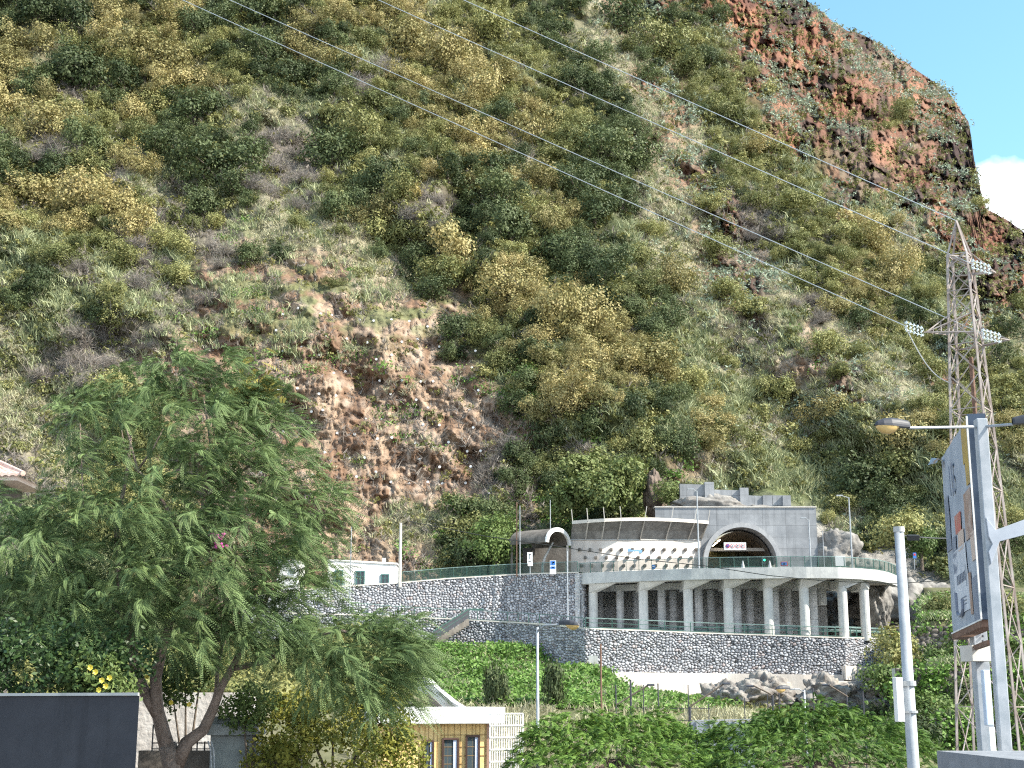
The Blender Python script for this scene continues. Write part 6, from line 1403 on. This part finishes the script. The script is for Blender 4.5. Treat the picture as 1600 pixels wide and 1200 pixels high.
def billboard():
    N0, F0 = 18.0, 21.4; nt = P(1513, 652, N0); r = T('billboard', 'weathered advertising billboard seen edge-on on two grey posts', 'billboard', (nt.x, N0, -6))
    nt, nb = P(1514, 651, N0), P(1538, 968, N0); nb.x = nt.x; ft = P(1480, 716, F0); fb = P(1482, 990, F0); fx = (ft.x + fb.x) / 2; zt, zb = nt.z, nb.z; ztf, zbf = ft.z, fb.z
    A, B, C_, D_ = Vector((nt.x, N0, zb)), Vector((fx, F0, zbf)), Vector((fx, F0, ztf)), Vector((nt.x, N0, zt)); t = (B - A).normalized(); nrm = Vector((-t.y, t.x, 0)).normalized()
    if nrm.x > 0: nrm = -nrm
    th = .17; o = -nrm * th
    MB().hexa([A, A + o, B + o, B, D_, D_ + o, C_ + o, C_]).build('panel_body', mat('rusty_sheet_back', (.30, .22, .17), (.2, .13, .1)), r)
    # poster, gently wrinkled, split into printed areas
    def pt(u, v, d=.012):
        p = A.lerp(B, u).lerp(D_.lerp(C_, u), v); return p + nrm * (d + .012 * mnoise.noise(Vector((u * 5, v * 6, 0))) + .01)
    def patch(u0, u1, v0, v1, m, d=.012, skew=0): 
        g = MB(); nu = max(1, int((u1 - u0) * 22)); nv = max(1, int((v1 - v0) * 22)); g.sheet([[pt(u0 + (u1 - u0) * i / nu + skew * (v0 + (v1 - v0) * j / nv - v0), v0 + (v1 - v0) * j / nv, d) for i in range(nu + 1)] for j in range(nv + 1)]); return g
    pm = mat('faded_poster_paper', (.42, .46, .52), (.28, .32, .38), .6, 2.2, contrast=(.3, .7)); poster = patch(.0, 1, 0, 1, pm, .0).build('poster', pm, r)
    gold = mat('poster_gold', (.50, .34, .08), (.36, .26, .12), .6, 5); brown = mat('poster_brown', (.30, .18, .13), (.45, .36, .32), .6, 4); red = mat('poster_red', (.50, .10, .08), (.45, .25, .2), .6, 6); pale = mat('poster_skin_tone', (.62, .50, .42), (.5, .38, .32), .6, 4); wht = mat('poster_white', (.62, .64, .68), (.46, .49, .55), .6, 4); dk = mat('poster_slate', (.16, .19, .26), (.25, .28, .34), .6, 5)
    for args in [(.0, .22, .80, 1.0, gold), (.0, .16, .68, .82, gold), (.06, .30, .42, .66, brown), (.0, .16, .30, .44, pale), (.42, .62, .50, .60, red), (.36, .56, .40, .50, pale), (.32, .78, .08, .42, wht), (.0, .22, .0, .22, dk), (.24, .32, .05, .26, brown), (.80, .97, .45, .75, dk), (.62, .78, .30, .50, dk)]:
        patch(*args[:4], args[4], .014).build('printed_area', args[4], poster)
    # faded lettering: big digits upper left, a boxed line and a hook shape low down
    def glyph(txt, u, v, size, m):
        cu = bpy.data.curves.new('lettering', 'FONT'); cu.body = txt; cu.size = 1.0; cu.extrude = .004; ob = bpy.data.objects.new('lettering', cu); dg = bpy.context.evaluated_depsgraph_get(); COL.objects.link(ob); bpy.context.view_layer.update(); me = bpy.data.meshes.new_from_object(ob.evaluated_get(bpy.context.evaluated_depsgraph_get())); bpy.data.objects.remove(ob)
        for vv in me.vertices:
            q = pt(u - vv.co.x * size / 3.5, v + vv.co.y * size / 2.6, .03 + vv.co.z); vv.co = q - Vector(r.location)
        me.materials.clear(); me.materials.append(m); oo = bpy.data.objects.new('lettering', me); COL.objects.link(oo); oo.parent = r
    glyph('15', .70, .72, .62, dk)
    for k in range(6): patch(.40 + k * .05, .43 + k * .05, .235, .285, dk, .02).build('small_print', dk, poster)
    patch(.36, .37, .20, .31, dk, .02).build('small_print', dk, poster)
    for k in range(3): patch(.40, .60, .15 - k * .018, .156 - k * .018, dk, .02).build('small_print', dk, poster)
    g = MB(); pts = [pt(.72 - .0 * k, .20 - .02 * k, .03) for k in range(6)] + [pt(.72 - .04 * k, .09 - .02 * math.sin(k * .6), .03) for k in range(6)] + [pt(.50, .10 + .015 * k, .03) for k in range(4)]; g.tube(pts, .022, 6); g.build('hook_mark', dk, poster)
    fr = MB(); st = mat('blue_grey_frame', (.045, .065, .10), (.08, .11, .16), .5, 3); e = .03
    fr.hexa([A + nrm * .03 - t * .03, A + o * 1.0 - nrm * .03 - t * .03, A + o - nrm * .03 + t * .0, A + nrm * .03 + t * .0, D_ + nrm * .03 - t * .03 + Vector((0, 0, .03)), D_ + o - nrm * .03 - t * .03 + Vector((0, 0, .03)), D_ + o - nrm * .03 + Vector((0, 0, .03)), D_ + nrm * .03 + Vector((0, 0, .03))]); fr.build('side_frame', st, r)
    wt = MB(); wt.bar(A + nrm * .035 - t * .035, D_ + nrm * .035 - t * .035, .02); wt.bar(A + nrm * .03, B + nrm * .03, .02); wt.build('white_edge', M['white'], r)
    bt = MB(); bt.hexa([A + Vector((0, 0, -.09)) + nrm * .03, A + o + Vector((0, 0, -.09)), B + o + Vector((0, 0, -.09)), B + nrm * .03 + Vector((0, 0, -.09)), A + nrm * .03 - Vector((0, 0, .003)), A + o - Vector((0, 0, .003)), B + o - Vector((0, 0, .003)), B + nrm * .03 - Vector((0, 0, .003))]); bt.build('rusty_sill', M['rust'], r)
    # torn sheet curling off the far top corner
    q = C_ + nrm * .05; cl = MB(); cl.sheet([[q + Vector((-.02, 0, -.02)), q + Vector((0, -.3, -.1))], [q + Vector((-.12, -.05, .0)), q + Vector((-.1, -.35, -.06))], [q + Vector((-.20, -.1, -.12)), q + Vector((-.16, -.4, -.14))]]); cl.build('torn_corner', mat('torn_sheet_blue', (.25, .48, .66), (.30, .2, .14), .6, 6), r)
    # posts
    pb = P(1528, 985, 20.6); MB().bar((pb.x, 20.6, -6), (pb.x, 20.6, Z(968, 20.6)), .20, .20, (0, 1, 0)).build('post', M['pole'], r, bevel=.01)
    MB().box(P(1528, 1021, 20.3), (.36, .34, .22), .2).build('clamp_plate', M['concrete_light'], r)
    MB().bar(P(1524, 1012, 20.2), P(1546, 1004, 17.9), .06).build('clamp_bar', M['rust'], r)
    for k in range(5): c = P(1535.5, 978 + k * 8, 20.48); MB().box((c.x, 20.48, c.z), (.02, .02, .03)).build('bolt', M['ink'], r)
billboard()
def double_lamp():
    Y = 17.7; x = X(1535, 700, Y); r = T('double_street_lamp', 'tall grey post behind the billboard with two opposite lamp heads', 'street lamp', (x, Y, -6)); zt = Z(655, Y); MB().bar((x, Y, -6), (x, Y, zt), .14, .14, (0, 1, 0)).build('pole', M['pole'], r, bevel=.012)
    for px, s in ((1421, -1), (1582, 1)):
        e = P(px, 668.5 if s < 0 else 663, Y - .35); MB().tube([Vector((x, Y, Z(667, Y))), e], .018, 8).build('arm', M['galv'], r); lamp_head(e, Vector((s, -.15, .05 if s > 0 else .04)), .46, r)
    # ribbed arm plate reaching to the right
    a = P(1543, 812, Y - .1); pl = [P(1541, 808, Y - .1), P(1556, 828, Y - .1), P(1600, 812, Y - .1), P(1720, 790, Y - .1), P(1720, 812, Y - .1), P(1600, 836, Y - .1), P(1562, 846, Y - .1), P(1549, 882, Y - .1), P(1545, 862, Y - .1), P(1551, 850, Y - .1), P(1545, 838, Y - .1)]
    MB().prism(pl, (0, .03, 0)).build('bracket_arm', mat('pale_grey_plate', (.42, .45, .50), (.34, .37, .42), .5, 3), r, bevel=.004)
    b = P(1544, 1090, Y - .12); MB().box((b.x - .02, Y - .14, b.z), (.09, .08, .66), .15).build('side_box', mat('box_blue_grey', (.55, .62, .72), (.45, .52, .62), .4), r, bevel=.01); MB().box((b.x + .0, Y - .13, b.z - .9), (.07, .07, 1.1), .15).build('cable_duct', M['white'], r)
double_lamp()
M['concrete_slab'] = mat('grey_render', (.24, .25, .27), (.17, .18, .2), .8, 3, .2)
def roof_slab():
    r = T('flat_parapet', 'grey rendered flat roof block in the bottom right corner', 'roof', (8, 14, -3)); z = Z(1173, 16.6); m = MB(); x0 = X(1464, 1180, 16.6)
    m.box((x0 + 5, 13.6, z - 1.5), (10, 6.0, 3.0)); m.build('roof_slab', M['concrete_slab'], r)
roof_slab()

# ------------------------------------------------------------------ lattice pylon and power lines
PYL = {}
def pylon():
    Y = 60.0; xc = X(1499, 395, Y); r = T('lattice_pylon', 'tall rust-tinted lattice power pylon at the right with glass insulators', 'pylon', (xc, Y, -6)); z0 = -6.0; z1 = Z(400, Y); h1 = .60; h0 = 1.98; rot = math.radians(12)
    def half(z): return h0 + (h1 - h0) * min(1, (z - z0) / (z1 - z0))
    def leg(k, z): a = rot + math.pi + k * math.pi / 2; h = half(z); return Vector((xc + h * math.cos(a), Y + h * math.sin(a), z))
    ap = Vector((xc - .03, Y, Z(345, Y)))
    for k in range(4):
        m = MB(); zs = np.linspace(z0, z1, 6)
        for a, b in zip(zs, zs[1:]): m.bar(leg(k, a), leg(k, b), .09)
        m.build('leg', M['pylon'], r)
        MB().bar(leg(k, z1), ap, .07).build('peak_strut', M['pylon'], r)
    z = z0; i = 0
    br = MB(); n = 0
    while z < z1 - .3:
        st = half(z) * 1.55; z2 = min(z + st, z1)
        for k in range(4):
            a, b = leg(k, z), leg((k + 1) % 4, z); c, d = leg(k, z2), leg((k + 1) % 4, z2)
            if i % 2 == 0: br.bar(a, d, .042); br.bar(b, c, .042)
            else: br.bar(a, d, .038); br.bar(b, c, .038); br.bar(c, d, .038)
        z = z2; i += 1
    br.build('cross_bracing', M['pylon'], r)
    def arm(name, tip, zz, kk):
        m = MB(); t = Vector(tip); A = leg(kk, zz); B = leg((kk + 1) % 4, zz); C2 = leg(kk, zz + .9); D2 = leg((kk + 1) % 4, zz + .9)
        for q in (A, B, C2, D2): m.bar(q, t, .05)
        for f in (.35, .68): m.bar(A.lerp(t, f), C2.lerp(t, f), .035); m.bar(B.lerp(t, f), D2.lerp(t, f), .035); m.bar(A.lerp(t, f), B.lerp(t, f), .035); m.bar(A.lerp(t, f), D2.lerp(t, f - .2), .03)
        m.build('crossarm', M['pylon'], r)
    right1 = P(1556, 426, Y - .6); right2 = P(1577, 531, Y - .6); left = P(1447, 519, Y - .4)
    arm('a', right1, Z(425, Y), 2); arm('b', right2, Z(540, Y), 2); arm('c', left, Z(525, Y), 0); m = MB(); m.bar(leg(0, z1), leg(2, z1), .05); m.bar(leg(1, z1), leg(3, z1), .05); m.build('top_ring', M['pylon'], r)
    cab = MB().tube([Vector((xc + .1, Y - .2, z0)), Vector((xc + .1, Y - .2, Z(560, Y)))], .1, 8); cab.build('cable_duct', M['rust'], r)
    def insul(a, b):
        a, b = Vector(a), Vector(b); d = (b - a).normalized(); root_i = MB()
        for off_ in (-.17, 0.0, .17):
            up = Vector((0, 0, off_)); n = 5; root_i.tube([a + up * .4, a + up, b + up, b + up * .4], .015, 5)
            for k in range(n):
                c = a.lerp(b, (k + .5) / n) + up; root_i.tube([c - d * .035, c - d * .02, c + d * .03], [.03, .085, .04], 10)
        root_i.build('insulator_set', M['insulator'], r)
    I1 = (P(1518, 412, Y - .9), P(1548, 422, Y - .7)); I2 = (P(1534, 521, Y - .9), P(1564, 529, Y - .7)); I3 = (P(1414, 509, Y - .6), P(1443, 519, Y - .4))
    for a, b in (I1, I2, I3): insul(a, b)
    m = MB(); m.bar(I1[1], right1, .04); m.bar(I2[1], right2, .04); m.bar(I3[1], left, .04); m.build('tension_link', M['pylon'], r)
    # conductors: each runs from the pylon up to the left, over the valley
    far = 205.0
    WL = [('lowest power line, ending at the left insulators of the pylon', I3[0], [(285, 0), (285 - 420, -195)]), ('second power line from below, ending at the right lower insulators', I2[0], [(385, 0), (385 - 420, -180)]),
          ('third power line from below, ending at the right upper insulators', I1[0], [(630, 0), (630 - 420, -175)]), ('topmost earth wire, running to the pylon peak', ap, [(778, 0), (778 - 420, -170)])]
    for lab, p0, K in WL:
        px0 = 800 + F * p0.x / p0.y; e = P(K[1][0], K[1][1], far); pts = [p0.lerp(e, k / 24) for k in range(25)]
        pts = [q - Vector((0, 0, 1)) * (4 * (k / 24) * (1 - k / 24)) * .25 for k, q in enumerate(pts)]
        w = MB().tube(pts, [.009 + .00017 * q.y for q in pts], 5); o = w.build('power_line', M['wire'], None, tuple(p0)); tag(o, lab, 'power line', 'power lines crossing the mountainside')
    w = MB(); a = I3[0]; b = leg(0, Z(600, Y)); pts = [a.lerp(b, k / 14) + Vector((0, 0, -.55 * math.sin(math.pi * k / 14))) for k in range(15)]; w.tube(pts, .022, 5); w.build('jumper_wire', M['wire'], r)
pylon()
